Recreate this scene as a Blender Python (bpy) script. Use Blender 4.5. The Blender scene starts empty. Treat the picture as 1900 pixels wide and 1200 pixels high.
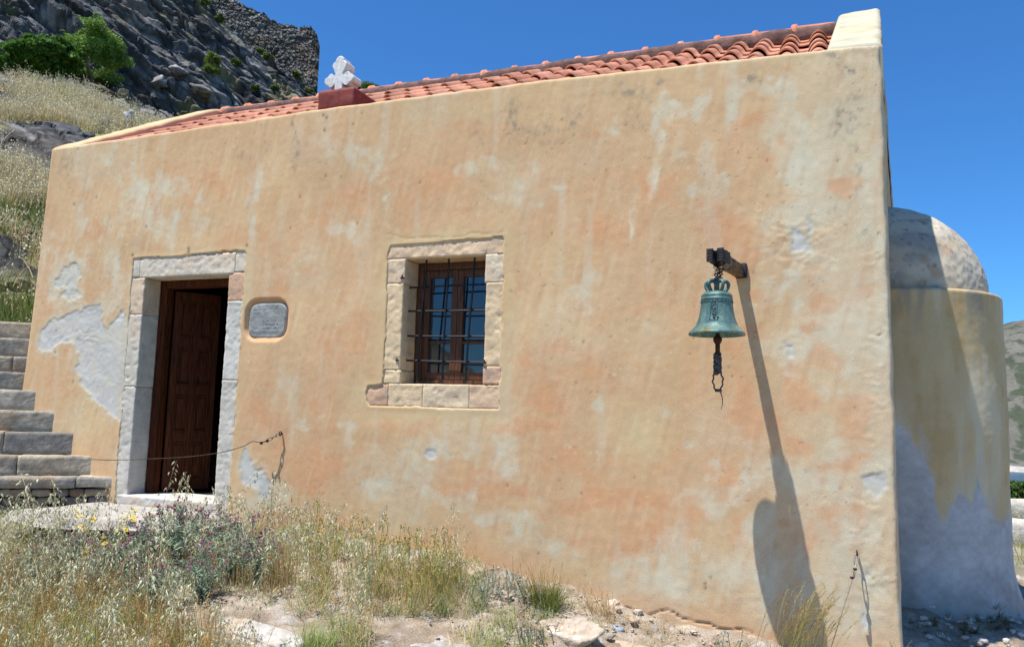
import bpy, math, random
import numpy as np
from mathutils import Matrix, Vector

# ------------------------------------------------------------------ camera, world, sun, exposure
SC = bpy.context.scene
COL = SC.collection
FOC = 1456.0
YAW, PITCH, ROLL = [math.radians(a) for a in (21.44, 6.353, 1.583)]
CAM = np.array([0.0, -5.5, 0.0])
Fw = np.array([-math.sin(YAW) * math.cos(PITCH), math.cos(YAW) * math.cos(PITCH), math.sin(PITCH)])
_r = np.array([math.cos(YAW), math.sin(YAW), 0.0])
_u = np.cross(_r, Fw)
RR = _r * math.cos(ROLL) + _u * math.sin(ROLL)
UU = -_r * math.sin(ROLL) + _u * math.cos(ROLL)
cd = bpy.data.cameras.new('camera')
cam = bpy.data.objects.new('camera', cd)
COL.objects.link(cam)
cd.sensor_width = 36.0
cd.lens = FOC / 1900 * 36
cd.clip_start = 0.05
cd.clip_end = 5000
M = Matrix(((RR[0], UU[0], -Fw[0], CAM[0]), (RR[1], UU[1], -Fw[1], CAM[1]), (RR[2], UU[2], -Fw[2], CAM[2]), (0, 0, 0, 1)))
cam.matrix_world = M
SC.camera = cam

SUN = np.array([-0.80, -1.0, 3.3])
SUN = SUN / np.linalg.norm(SUN)
wd = bpy.data.worlds.new('World')
SC.world = wd
wd.use_nodes = True
nt = wd.node_tree
nt.nodes.clear()
sky = nt.nodes.new('ShaderNodeTexSky')
sky.sky_type = 'NISHITA'
sky.sun_disc = False
sky.sun_elevation = math.asin(SUN[2])
sky.sun_rotation = math.atan2(SUN[0], SUN[1])
sky.altitude = 300
sky.air_density = 1.0
sky.dust_density = 0.15
sky.ozone_density = 2.5
bg = nt.nodes.new('ShaderNodeBackground')
bg.inputs['Strength'].default_value = 0.08
wo = nt.nodes.new('ShaderNodeOutputWorld')
tint = nt.nodes.new('ShaderNodeMix'); tint.data_type = 'RGBA'; tint.blend_type = 'MULTIPLY'; tint.inputs[0].default_value = 1.0
tint.inputs[7].default_value = (.42, .95, 1.48, 1)
nt.links.new(sky.outputs[0], tint.inputs[6])
nt.links.new(tint.outputs[2], bg.inputs[0])
nt.links.new(bg.outputs[0], wo.inputs[0])
sl = bpy.data.lights.new('sun', 'SUN')
sl.energy = 5.0
sl.angle = math.radians(0.5)
sl.color = (1.0, 0.95, 0.88)
so = bpy.data.objects.new('sun', sl)
COL.objects.link(so)
so.rotation_euler = Vector(SUN).to_track_quat('Z', 'Y').to_euler()
SC.view_settings.view_transform = 'Standard'
SC.view_settings.look = 'None'
SC.view_settings.gamma = 1
SC.view_settings.exposure = 0.53
SC.render.resolution_x = 1024
SC.render.resolution_y = 646

# ------------------------------------------------------------------ helpers: measuring from the photograph
def ray(px, py):
    return Fw + RR * (px - 950) / FOC - UU * (py - 600) / FOC
def PY(px, py, y=0.0):
    d = ray(px, py); t = (y - CAM[1]) / d[1]; return CAM + d * t
def PZ(px, py, z):
    d = ray(px, py); t = (z - CAM[2]) / d[2]; return CAM + d * t
def pix(P):
    v = P - CAM
    z = v @ Fw
    return 950 + FOC * (v @ RR) / z, 600 - FOC * (v @ UU) / z

# ------------------------------------------------------------------ noise
def _h(ix, iy, iz, s):
    n = (ix * 374761393 + iy * 668265263 + iz * 2147483647 + s * 974711) & 0xFFFFFFFF
    n = ((n ^ (n >> 13)) * 1274126177) & 0xFFFFFFFF
    n = n ^ (n >> 16)
    return (n & 0xFFFFFF).astype(np.float64) / 0xFFFFFF
def vnoise(P, s=0):
    P = np.asarray(P, float)
    i = np.floor(P).astype(np.int64); f = P - i
    f = f * f * f * (f * (f * 6 - 15) + 10)
    out = 0
    for a in (0, 1):
        wx = f[..., 0] if a else 1 - f[..., 0]
        for b in (0, 1):
            wy = f[..., 1] if b else 1 - f[..., 1]
            for c in (0, 1):
                wz = f[..., 2] if c else 1 - f[..., 2]
                out = out + wx * wy * wz * _h(i[..., 0] + a, i[..., 1] + b, i[..., 2] + c, s)
    return out * 2 - 1
def fbm(P, o=4, s=0, g=0.5):
    P = np.asarray(P, float); a = 1; t = 0; n = 0
    for k in range(o):
        t = t + a * vnoise(P * 2 ** k + 17.3 * k, s + k); n += a; a *= g
    return t / n * 1.6
def ridged(P, o=4, s=0):
    a = 1; t = 0; n = 0
    for k in range(o):
        t = t + a * (1 - np.abs(vnoise(P * 2 ** k + 9.1 * k, s + k)) * 2); n += a; a *= .5
    return t / n
def worley(P, s=0):
    P = np.asarray(P, float)
    i = np.floor(P).astype(np.int64)
    d1 = np.full(P.shape[:-1], 9.0); d2 = d1.copy(); cid = np.zeros(P.shape[:-1])
    for a in (-1, 0, 1):
        for b in (-1, 0, 1):
            for c in (-1, 0, 1):
                x, y, z = i[..., 0] + a, i[..., 1] + b, i[..., 2] + c
                q = np.stack([x + _h(x, y, z, s + 1), y + _h(x, y, z, s + 2), z + _h(x, y, z, s + 3)], -1)
                d = np.linalg.norm(q - P, axis=-1)
                hh = _h(x, y, z, s + 4)
                m = d < d1
                d2 = np.where(m, d1, np.minimum(d2, d)); cid = np.where(m, hh, cid); d1 = np.where(m, d, d1)
    return d1, d2, cid
def sstep(a, b, x):
    t = np.clip((x - a) / (b - a), 0, 1); return t * t * (3 - 2 * t)
def xyz(x, y, z):
    return np.stack(np.broadcast_arrays(np.asarray(x, float), np.asarray(y, float), np.asarray(z, float)), -1)

# ------------------------------------------------------------------ object helpers
def empty(name, loc=(0, 0, 0), label=None, cat=None, group=None):
    o = bpy.data.objects.new(name, None)
    o.empty_display_size = 0.1
    COL.objects.link(o); o.location = loc
    return tag(o, label, cat, group)
def tag(o, label=None, cat=None, group=None, kind=None):
    if label: o['label'] = label
    if cat: o['category'] = cat
    if group: o['group'] = group
    if kind: o['kind'] = kind
    return o
def mesh(name, V, F, mats, parent=None, smooth=True, col=None, mi=None, sm_arr=None):
    V = np.asarray(V, np.float32).reshape(-1, 3)
    me = bpy.data.meshes.new(name)
    if isinstance(F, np.ndarray):
        k = F.shape[1]; lv = F.astype(np.int32).ravel()
        ls = (np.arange(len(F)) * k).astype(np.int32); lt = np.full(len(F), k, np.int32); nf = len(F)
    else:
        lv = np.array([i for f in F for i in f], np.int32)
        lt = np.array([len(f) for f in F], np.int32)
        ls = np.concatenate([[0], np.cumsum(lt)[:-1]]).astype(np.int32); nf = len(F)
    if parent is not None:
        V = V - np.array(ploc(parent), np.float32)
    me.vertices.add(len(V)); me.vertices.foreach_set('co', V.ravel())
    me.loops.add(len(lv)); me.loops.foreach_set('vertex_index', lv)
    me.polygons.add(nf); me.polygons.foreach_set('loop_start', ls); me.polygons.foreach_set('loop_total', lt)
    if sm_arr is not None: me.polygons.foreach_set('use_smooth', sm_arr)
    else: me.polygons.foreach_set('use_smooth', np.full(nf, smooth))
    if not isinstance(mats, (list, tuple)): mats = [mats]
    for m in mats: me.materials.append(m)
    if mi is not None: me.polygons.foreach_set('material_index', np.asarray(mi, np.int32))
    me.update(calc_edges=True)
    me.validate()
    if col is not None:
        a = me.attributes.new('Col', 'FLOAT_COLOR', 'POINT')
        c = np.ones((len(V), 4), np.float32); c[:, :3] = col
        a.data.foreach_set('color', c.ravel())
    o = bpy.data.objects.new(name, me)
    COL.objects.link(o)
    if parent is not None: o.parent = parent
    return o
def ploc(p):
    v = np.zeros(3)
    while p is not None:
        v += np.array(p.location); p = p.parent
    return v
def grid_faces(nu, nv, keep=None):
    i = np.arange(nu * nv).reshape(nv, nu)
    F = np.stack([i[:-1, :-1], i[:-1, 1:], i[1:, 1:], i[1:, :-1]], -1).reshape(-1, 4)
    return F if keep is None else F[keep.ravel()]
class Acc:
    """collects pieces of geometry into one mesh"""
    def __init__(s): s.V = []; s.F = []; s.C = []; s.n = 0; s.S = []
    def add(s, V, F, c=(1, 1, 1), smooth=True):
        V = np.asarray(V, float).reshape(-1, 3)
        s.V.append(V); s.C.append(np.broadcast_to(np.asarray(c, float), V.shape))
        for f in F: s.F.append(tuple(int(i) + s.n for i in f)); s.S.append(smooth)
        s.n += len(V)
        return s
    def build(s, name, mats, parent=None, col=True):
        return mesh(name, np.concatenate(s.V), s.F, mats, parent, col=np.concatenate(s.C) if col else None, sm_arr=np.array(s.S))
def tube(P, r, n=6, cap=True):
    P = np.asarray(P, float); m = len(P)
    r = np.broadcast_to(np.asarray(r, float), (m,))
    T = np.gradient(P, axis=0); T /= np.linalg.norm(T, axis=1)[:, None] + 1e-9
    up = np.array([0, 0, 1.0]) if abs(T[0, 2]) < .9 else np.array([1.0, 0, 0])
    V = []
    a = np.cross(T[0], up); a /= np.linalg.norm(a)
    for i in range(m):
        a = a - T[i] * (a @ T[i]); a /= np.linalg.norm(a) + 1e-9
        b = np.cross(T[i], a)
        for k in range(n):
            t = 2 * math.pi * k / n
            V.append(P[i] + r[i] * (a * math.cos(t) + b * math.sin(t)))
    F = []
    for i in range(m - 1):
        for k in range(n):
            F.append((i * n + k, i * n + (k + 1) % n, (i + 1) * n + (k + 1) % n, (i + 1) * n + k))
    if cap:
        F.append(tuple(range(n))[::-1]); F.append(tuple((m - 1) * n + k for k in range(n)))
    return np.array(V), F
def lathe(prof, c, n=32, axis=2):
    V = []; F = []; m = len(prof)
    for (r, z) in prof:
        for k in range(n):
            t = 2 * math.pi * k / n
            V.append((c[0] + r * math.cos(t), c[1] + r * math.sin(t), c[2] + z))
    for i in range(m - 1):
        for k in range(n):
            F.append((i * n + k, i * n + (k + 1) % n, (i + 1) * n + (k + 1) % n, (i + 1) * n + k))
    return np.array(V), F
def rbox(x0, x1, y0, y1, z0, z1, r=0.01, step=0.03, amp=0.003, seed=0, maxn=60, freq=12):
    """stone block: rounded box with worn, uneven faces (merged cube grid)"""
    L = (x1 - x0, y1 - y0, z1 - z0)
    n = [max(3, min(maxn, int(l / step))) for l in L]
    idx = {}; V = []; F = []
    def vid(i, j, k):
        key = (i, j, k)
        if key not in idx: idx[key] = len(V); V.append((i / n[0], j / n[1], k / n[2]))
        return idx[key]
    for k in (0, n[2]):
        for i in range(n[0]):
            for j in range(n[1]):
                q = (vid(i, j, k), vid(i + 1, j, k), vid(i + 1, j + 1, k), vid(i, j + 1, k)); F.append(q if k else q[::-1])
    for j in (0, n[1]):
        for i in range(n[0]):
            for k in range(n[2]):
                q = (vid(i, j, k), vid(i + 1, j, k), vid(i + 1, j, k + 1), vid(i, j, k + 1)); F.append(q[::-1] if j else q)
    for i in (0, n[0]):
        for j in range(n[1]):
            for k in range(n[2]):
                q = (vid(i, j, k), vid(i, j + 1, k), vid(i, j + 1, k + 1), vid(i, j, k + 1)); F.append(q if i else q[::-1])
    V = np.array(V); 
    # pull grid towards edges so the rounding is resolved
    lo = np.array((x0, y0, z0)); Ls = np.array(L)
    P = lo + V * Ls
    r = min(r, min(L) * .45)
    q = np.clip(P, lo + r, lo + Ls - r); d = P - q
    dn = np.linalg.norm(d, axis=1)[:, None] + 1e-9
    P = q + d / dn * np.minimum(r, np.abs(d).max(1)[:, None] + 0 * dn) * (dn > 1e-8)
    nrm = np.where(dn > 1e-8, d / dn, 0)
    P = P + nrm * (fbm(P * freq + seed * 7.7, 4, seed) * amp)[:, None]
    return P, F

# ------------------------------------------------------------------ materials
def new_mat(name):
    m = bpy.data.materials.new(name); m.use_nodes = True
    t = m.node_tree; t.nodes.clear()
    o = t.nodes.new('ShaderNodeOutputMaterial'); b = t.nodes.new('ShaderNodeBsdfPrincipled')
    t.links.new(b.outputs[0], o.inputs[0])
    return m, t, b
def node(t, ty, **kw):
    n = t.nodes.new(ty)
    for k, v in kw.items():
        if k in n.inputs: n.inputs[k].default_value = v
        else: setattr(n, k, v)
    return n
def tex(t, ty, scale, detail=6, rough=.6, vec=None, stretch=None, dist=0.0):
    tc = t.nodes.new('ShaderNodeTexCoord')
    n = t.nodes.new(ty)
    n.inputs['Scale'].default_value = scale
    if ty == 'ShaderNodeTexNoise':
        n.inputs['Detail'].default_value = detail; n.inputs['Roughness'].default_value = rough
        n.inputs['Distortion'].default_value = dist
    src = tc.outputs['Object']
    if stretch:
        mp = t.nodes.new('ShaderNodeMapping'); mp.inputs['Scale'].default_value = stretch
        t.links.new(src, mp.inputs[0]); src = mp.outputs[0]
    t.links.new(src, n.inputs['Vector'])
    return n
def ramp(t, src, stops):
    r = t.nodes.new('ShaderNodeValToRGB')
    e = r.color_ramp.elements
    while len(e) < len(stops): e.new(.5)
    for k, (p, c) in enumerate(stops):
        e[k].position = p; e[k].color = (*c, 1) if len(c) == 3 else c
    t.links.new(src, r.inputs[0]); return r
def mix(t, a, b, fac, mode='MIX'):
    m = t.nodes.new('ShaderNodeMix'); m.data_type = 'RGBA'; m.blend_type = mode
    for sock, v in ((m.inputs[6], a), (m.inputs[7], b), (m.inputs[0], fac)):
        if isinstance(v, bpy.types.NodeSocket): t.links.new(v, sock)
        elif isinstance(v, (int, float)): sock.default_value = v
        else: sock.default_value = (*v, 1)
    return m.outputs[2]
def bump(t, b, srcs):
    prev = None
    for (s, st, di) in srcs:
        n = t.nodes.new('ShaderNodeBump'); n.inputs['Strength'].default_value = st; n.inputs['Distance'].default_value = di
        t.links.new(s, n.inputs['Height'])
        if prev: t.links.new(prev.outputs[0], n.inputs['Normal'])
        prev = n
    t.links.new(prev.outputs[0], b.inputs['Normal'])
def attr_col(t):
    a = t.nodes.new('ShaderNodeAttribute'); a.attribute_name = 'Col'; return a.outputs['Color']
def mat_attr(name, rough=.9, v1=(8, .12), v2=(90, .12), bm=((40, .4, .004),), spec=.2, stretch=None, trans=0, metallic=0):
    """base colour from the vertex colours, broken up by two noises, with bump"""
    m, t, b = new_mat(name)
    c = attr_col(t)
    for (sc, am) in (v1, v2):
        if am:
            n = tex(t, 'ShaderNodeTexNoise', sc, 8, .65, stretch=stretch)
            r = ramp(t, n.outputs[0], [(.3, (1 - am,) * 3), (.7, (1 + am,) * 3)])
            c = mix(t, c, r.outputs[0], 1.0, 'MULTIPLY')
    t.links.new(c, b.inputs['Base Color'])
    b.inputs['Roughness'].default_value = rough
    b.inputs['Specular IOR Level'].default_value = spec
    b.inputs['Metallic'].default_value = metallic
    if bm:
        bump(t, b, [(tex(t, 'ShaderNodeTexNoise', s, 8, .65).outputs[0], st, d) for (s, st, d) in bm])
    if trans:
        tr = t.nodes.new('ShaderNodeBsdfTranslucent'); t.links.new(c, tr.inputs[0])
        mx = t.nodes.new('ShaderNodeMixShader'); mx.inputs[0].default_value = trans
        out = [n for n in t.nodes if n.type == 'OUTPUT_MATERIAL'][0]
        t.links.new(b.outputs[0], mx.inputs[1]); t.links.new(tr.outputs[0], mx.inputs[2]); t.links.new(mx.outputs[0], out.inputs[0])
    return m
M_PLASTER = mat_attr('lime_plaster', .94, (3.5, .05), (190, .17), ((90, .40, .003), (300, .65, .0013)))
M_STONE = mat_attr('dressed_stone', .88, (9, .16), (70, .14), ((18, .4, .006), (90, .7, .003), (300, .5, .001)))
M_ROCK = mat_attr('weathered_rock', .93, (2.2, .28), (24, .25), ((5, .6, .05), (28, .8, .012), (110, .7, .003)))
M_FARROCK = mat_attr('cliff_rock', .95, (.6, .25), (5, .3), ((1.2, .7, .25), (6, .9, .06)))
M_SOIL = mat_attr('dry_soil', .97, (4, .22), (85, .38), ((9, .7, .03), (50, 1.0, .012), (160, 1.0, .005)))
M_LEAF = mat_attr('leaf', .7, (6, .1), (0, 0), None, .25, trans=.3)
M_STRAW = mat_attr('straw', .75, (6, .1), (0, 0), None, .25, trans=.25)
def simple(name, c, rough=.8, metal=0, var=.15, sc=30, bm=((60, .4, .002),), spec=.3, stretch=None, c2=None):
    m, t, b = new_mat(name)
    n = tex(t, 'ShaderNodeTexNoise', sc, 8, .65, stretch=stretch)
    c2 = c2 or tuple(x * (1 - var * 2) for x in c)
    r = ramp(t, n.outputs[0], [(.35, c2), (.65, tuple(x * (1 + var) for x in c))])
    t.links.new(r.outputs[0], b.inputs['Base Color'])
    b.inputs['Roughness'].default_value = rough; b.inputs['Metallic'].default_value = metal
    b.inputs['Specular IOR Level'].default_value = spec
    if bm: bump(t, b, [(tex(t, 'ShaderNodeTexNoise', s, 8, .65, stretch=stretch).outputs[0], st, d) for (s, st, d) in bm])
    return m
M_TILE = mat_attr('terracotta', .8, (7.0, .22), (45, .2), ((60, .4, .003),))
M_MORTAR = simple('ridge_mortar', (.17, .10, .085), .95, sc=9, var=.25, bm=((40, .8, .01),))
M_WOOD = simple('varnished_wood', (.085, .024, .009), .65, sc=10, var=.3, bm=((30, .2, .002),), stretch=(6, 6, .6), spec=.12)
M_WOODW = simple('window_wood', (.115, .045, .018), .5, sc=10, var=.3, bm=((30, .2, .002),), stretch=(6, 6, .6), spec=.4)
M_IRON = simple('black_iron', (.012, .015, .02), .42, .4, sc=40, var=.3, bm=((90, .4, .0015),), spec=.5)
M_STEEL = simple('galvanised_wire', (.22, .21, .19), .45, .7, sc=60, var=.2, bm=None)
M_RUST = simple('rusty_wire', (.10, .062, .035), .8, .3, sc=60, var=.3, bm=((150, .5, .001),))
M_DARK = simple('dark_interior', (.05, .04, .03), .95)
M_REDPAINT = simple('dark_red_paint', (.20, .035, .028), .7, sc=14, var=.18, bm=((30, .5, .006), (120, .4, .002)))
M_BEAM = simple('old_timber', (.17, .11, .06), .85, sc=14, var=.35, bm=((30, .7, .004),), stretch=(4, .7, 4))
M_TAPE = simple('black_binding', (.018, .02, .03), .6, sc=40, var=.3, bm=((80, .8, .004),))
M_ROPE = simple('frayed_rope', (.13, .11, .12), .95, sc=160, var=.5, bm=((200, 1, .003),))
M_GLASS, t, b = new_mat('window_glass')
b.inputs['Base Color'].default_value = (.012, .018, .03, 1); b.inputs['Roughness'].default_value = .03
b.inputs['Specular IOR Level'].default_value = .9; b.inputs['Coat Weight'].default_value = .2; b.inputs['Coat Roughness'].default_value = .02
nz = tex(t, 'ShaderNodeTexNoise', 3, 2); bump(t, b, [(nz.outputs[0], .06, .01)])
M_BRONZE, t, b = new_mat('bell_patina')
n1 = tex(t, 'ShaderNodeTexNoise', 9, 8, .65, stretch=(1, 1, .35)); n2 = tex(t, 'ShaderNodeTexNoise', 60, 6)
r1 = ramp(t, n1.outputs[0], [(.30, (.018, .05, .065)), (.45, (.055, .135, .14)), (.56, (.11, .205, .185)), (.70, (.26, .33, .27))])
r2 = ramp(t, n2.outputs[0], [(.3, (.7,) * 3), (.7, (1.25,) * 3)])
c = mix(t, r1.outputs[0], r2.outputs[0], 1.0, 'MULTIPLY')
c = mix(t, c, attr_col(t), 1.0, 'MULTIPLY')
t.links.new(c, b.inputs['Base Color']); b.inputs['Roughness'].default_value = .55; b.inputs['Metallic'].default_value = .25
bump(t, b, [(n2.outputs[0], .35, .003), (tex(t, 'ShaderNodeTexNoise', 220, 4).outputs[0], .3, .001)])
M_WATER, t, b = new_mat('sea_water')
b.inputs['Base Color'].default_value = (.012, .075, .13, 1); b.inputs['Roughness'].default_value = .25
nz = tex(t, 'ShaderNodeTexNoise', .8, 6, stretch=(1, 3, 1)); bump(t, b, [(nz.outputs[0], .5, .3)])

# ------------------------------------------------------------------ terrain
ZX = [-14, -8.2, -7.3, -6.0, -4.66, -3.5, -2.6, -1.6, -.97, -.3, .45, 1.4, 3]
ZZ = [-.95, -.9, -.95, -1.02, -1.06, -1.05, -1.12, -1.28, -1.40, -1.455, -1.50, -1.65, -1.87]
def terrain(x, y, detail=True):
    x = np.asarray(x, float); y = np.asarray(y, float)
    z0 = np.interp(x, ZX, ZZ)
    yn = np.clip(-y, 0, 6)
    z = z0 - .17 * yn + .012 * yn ** 2
    # behind the facade line on the right
    yp = np.clip(y, 0, 1.5)
    z = z + yp * .16 * sstep(-1, .4, x) * (1 - sstep(.6, 2.2, x) * .3)
    r = np.hypot(x, y + 5.5)
    az = np.degrees(np.arctan2(x, y + 5.5))
    z = z - .035 * np.clip(r - 8, 0, 40) * sstep(-20, 0, az)
    z = z - .30 * np.clip(r - 48, 0, 70) * sstep(-25, -5, az) * (1 - sstep(100, 140, az))
    # hillside to the left and behind
    hz = np.interp(r, [8.8, 10.2, 11.5, 13, 20, 27, 30, 33, 36, 42, 58, 75, 110, 160],
                   [0, .6, 1.75, 2.75, 6.9, 10.3, 11.2, 13.4, 17.2, 22.8, 31.5, 33, 34, 34])
    k = np.interp(az, [-60, -52, -44, -40, -38, -36], [.92, 1, .89, .80, .765, .72])
    hz = hz * np.where(r > 30, k, 1 + (k - 1) * np.clip((r - 13) / 17, 0, 1))
    fall = 1 - sstep(-36.2, -29, az) * .75
    fall = fall * (1 - sstep(-27, -2, az)) * sstep(-165, -110, az)
    z = z + hz * fall
    return z
def terrain_n(x, y):
    """with relief"""
    z = terrain(x, y)
    r = np.hypot(x, y + 5.5)
    P = xyz(x, y, 0)
    z = z + .045 * fbm(P * 1.3, 4, 3) + .02 * fbm(P * 7, 3, 8)
    return z
def ground_hit(px, py):
    d = ray(px, py); t = 3.0
    while t < 90:
        p = CAM + d * t
        if p[2] < terrain(p[0], p[1]): break
        t += .02
    return p

# ------------------------------------------------------------------ chapel
chapel = empty('chapel', (0, 0, 0), 'low ochre plastered stone chapel with a terracotta tile roof and round apse', 'chapel')
def inpoly(X, Y, poly):
    c = np.zeros(X.shape, bool); n = len(poly)
    for i in range(n):
        x1, y1 = poly[i]; x2, y2 = poly[(i + 1) % n]
        if y1 == y2: continue
        m = ((y1 > Y) != (y2 > Y)) & (X < (x2 - x1) * (Y - y1) / (y2 - y1) + x1)
        c ^= m
    return c
def sdpoly(X, Y, poly):
    """signed distance, positive inside"""
    d = np.full(X.shape, 1e9); n = len(poly)
    for i in range(n):
        ax, ay = poly[i]; bx, by = poly[(i + 1) % n]
        ex, ey = bx - ax, by - ay; L = ex * ex + ey * ey + 1e-12
        t = np.clip(((X - ax) * ex + (Y - ay) * ey) / L, 0, 1)
        d = np.minimum(d, np.hypot(X - ax - t * ex, Y - ay - t * ey))
    return np.where(inpoly(X, Y, poly), d, -d)
def sdrect(X, Z, x0, x1, z0, z1, r=.0):
    dx = np.maximum(x0 + r - X, X - x1 + r); dz = np.maximum(z0 + r - Z, Z - z1 + r)
    out = np.hypot(np.maximum(dx, 0), np.maximum(dz, 0)) + np.minimum(np.maximum(dx, dz), 0) - r
    return -out
DOOR = (-5.868, -4.878, -.85, 1.145)
WIN = (-3.108, -2.384, .195, 1.20)
PEEL = [
 [(70,640),(80,610),(100,595),(135,580),(165,568),(188,565),(195,582),(185,595),(200,612),(212,592),(228,574),(240,600),(238,700),(226,778),(205,774),(175,745),(150,712),(140,682),(146,655),(135,634),(115,635),(95,652),(75,650)],
 [(100,522),(122,497),(144,487),(149,515),(140,530),(148,545),(130,562),(112,548),(120,532),(103,537)],
 [(447,840),(455,834),(465,850),(470,868),(490,874),(500,890),(505,905),(500,925),(485,925),(478,902),(465,905),(455,902),(447,872)],
 [(1468,425),(1480,428),(1500,445),(1510,470),(1470,468)],[(1499,403),(1506,410),(1505,432),(1499,430)],
 [(1458,632),(1470,640),(1477,665),(1460,662)],
 [(1602,886),(1622,878),(1642,876),(1646,900),(1630,926),(1618,912),(1606,908)],
 [(1606,1132),(1614,1150),(1612,1168),(1598,1172),(1600,1152)],
 [(789,832),(803,833),(805,846),(795,851),(788,844)],[(1604,1060),(1615,1060),(1613,1078),(1604,1074)],
]
# weathering blobs read off the wall: (px, py, rx, ry, strength)
PALE = [(125,545,45,80,.7),(250,365,28,50,.7),(300,340,30,22,.9),(275,375,14,45,.8),(315,400,20,16,.9),(213,300,10,60,.7),(160,430,22,60,.6),(205,460,12,80,.6),(250,330,10,25,.6),(370,400,10,40,.7),(340,365,8,30,.5),(468,385,8,45,.8),(475,330,5,40,.6),(195,560,50,30,.6),(225,560,25,40,.5),
 (620,270,30,25,.5),(690,300,28,22,.7),(655,305,12,40,.5),(635,425,25,22,.5),(725,375,4,22,.9),(870,317,18,9,.9),(905,315,12,10,.6),(1000,290,4,14,.9),(1035,335,16,5,.8),(1135,237,18,12,.8),(1085,330,8,8,.5),(1180,400,4,26,.9),(1210,250,7,50,.9),(1213,320,7,40,.9),(1248,200,26,12,.9),(1290,195,12,22,.8),(1240,290,22,18,.6),(1290,350,16,12,.9),(1283,375,8,20,.8),(1345,330,10,26,.7),
 (1360,180,14,45,.8),(1300,170,12,40,.7),(1430,155,40,22,.8),(1455,200,35,45,.9),(1490,290,26,70,.9),(1440,270,30,26,.8),(1460,330,40,30,.6),(1470,400,55,26,.8),(1440,420,25,20,.7),(1500,230,25,40,.7),(1310,260,14,40,.6),(1380,150,30,14,.6),
 (1430,530,24,30,.7),(1440,480,26,26,.6),(1460,510,20,16,.8),(1450,640,40,35,.7),(1480,570,20,20,.6),(1480,640,30,34,.8),(1430,510,14,10,.8),(1550,640,40,60,.45),(1540,825,32,24,1),(1525,728,12,10,1),(1561,724,8,6,1),(1500,880,60,26,.8),(1420,880,50,26,.9),(1340,930,60,40,.6),(1400,1000,40,70,.8),(1440,1090,60,60,.8),(1330,1060,80,60,.8),(1240,1070,80,30,.8),(1180,1050,40,30,.6),(1590,1050,60,110,.8),(1620,900,60,60,.8),(1590,560,30,80,.55),(1600,300,28,60,.35),(1620,420,26,160,.6),(1640,600,20,200,.5),(1590,700,40,60,.4),(1560,500,40,30,.4),
 (800,830,50,20,.6),(760,880,55,20,.4),(700,905,45,20,.8),(740,860,40,30,.5),(790,910,30,16,.5),(860,935,26,22,.7),(910,960,40,14,.8),(880,925,18,36,.6),(975,985,50,30,.8),(1020,1010,36,40,.7),(930,860,38,38,.7),(955,830,30,30,.5),(1115,750,16,12,.6),(1240,765,14,10,.6),(1210,640,12,30,.35),(1330,820,14,8,.5),(1285,820,12,12,.5),(1370,830,24,10,.7),(770,960,12,20,.5),(480,620,12,30,.3),(560,790,7,22,.7),(555,700,20,50,.3),(645,800,10,26,.6),(548,820,14,18,.4),(480,930,20,30,.6),(455,930,20,30,.5),(530,900,20,30,.5),(990,350,60,40,.25),(1110,520,60,40,.25),(300,430,25,60,.35),(600,500,40,60,.2),
 (1230,600,14,10,.5),(1260,430,26,16,.35),(1460,700,20,14,.4),(330,550,60,6,.3),(1300,70,10,30,.3)]
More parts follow.
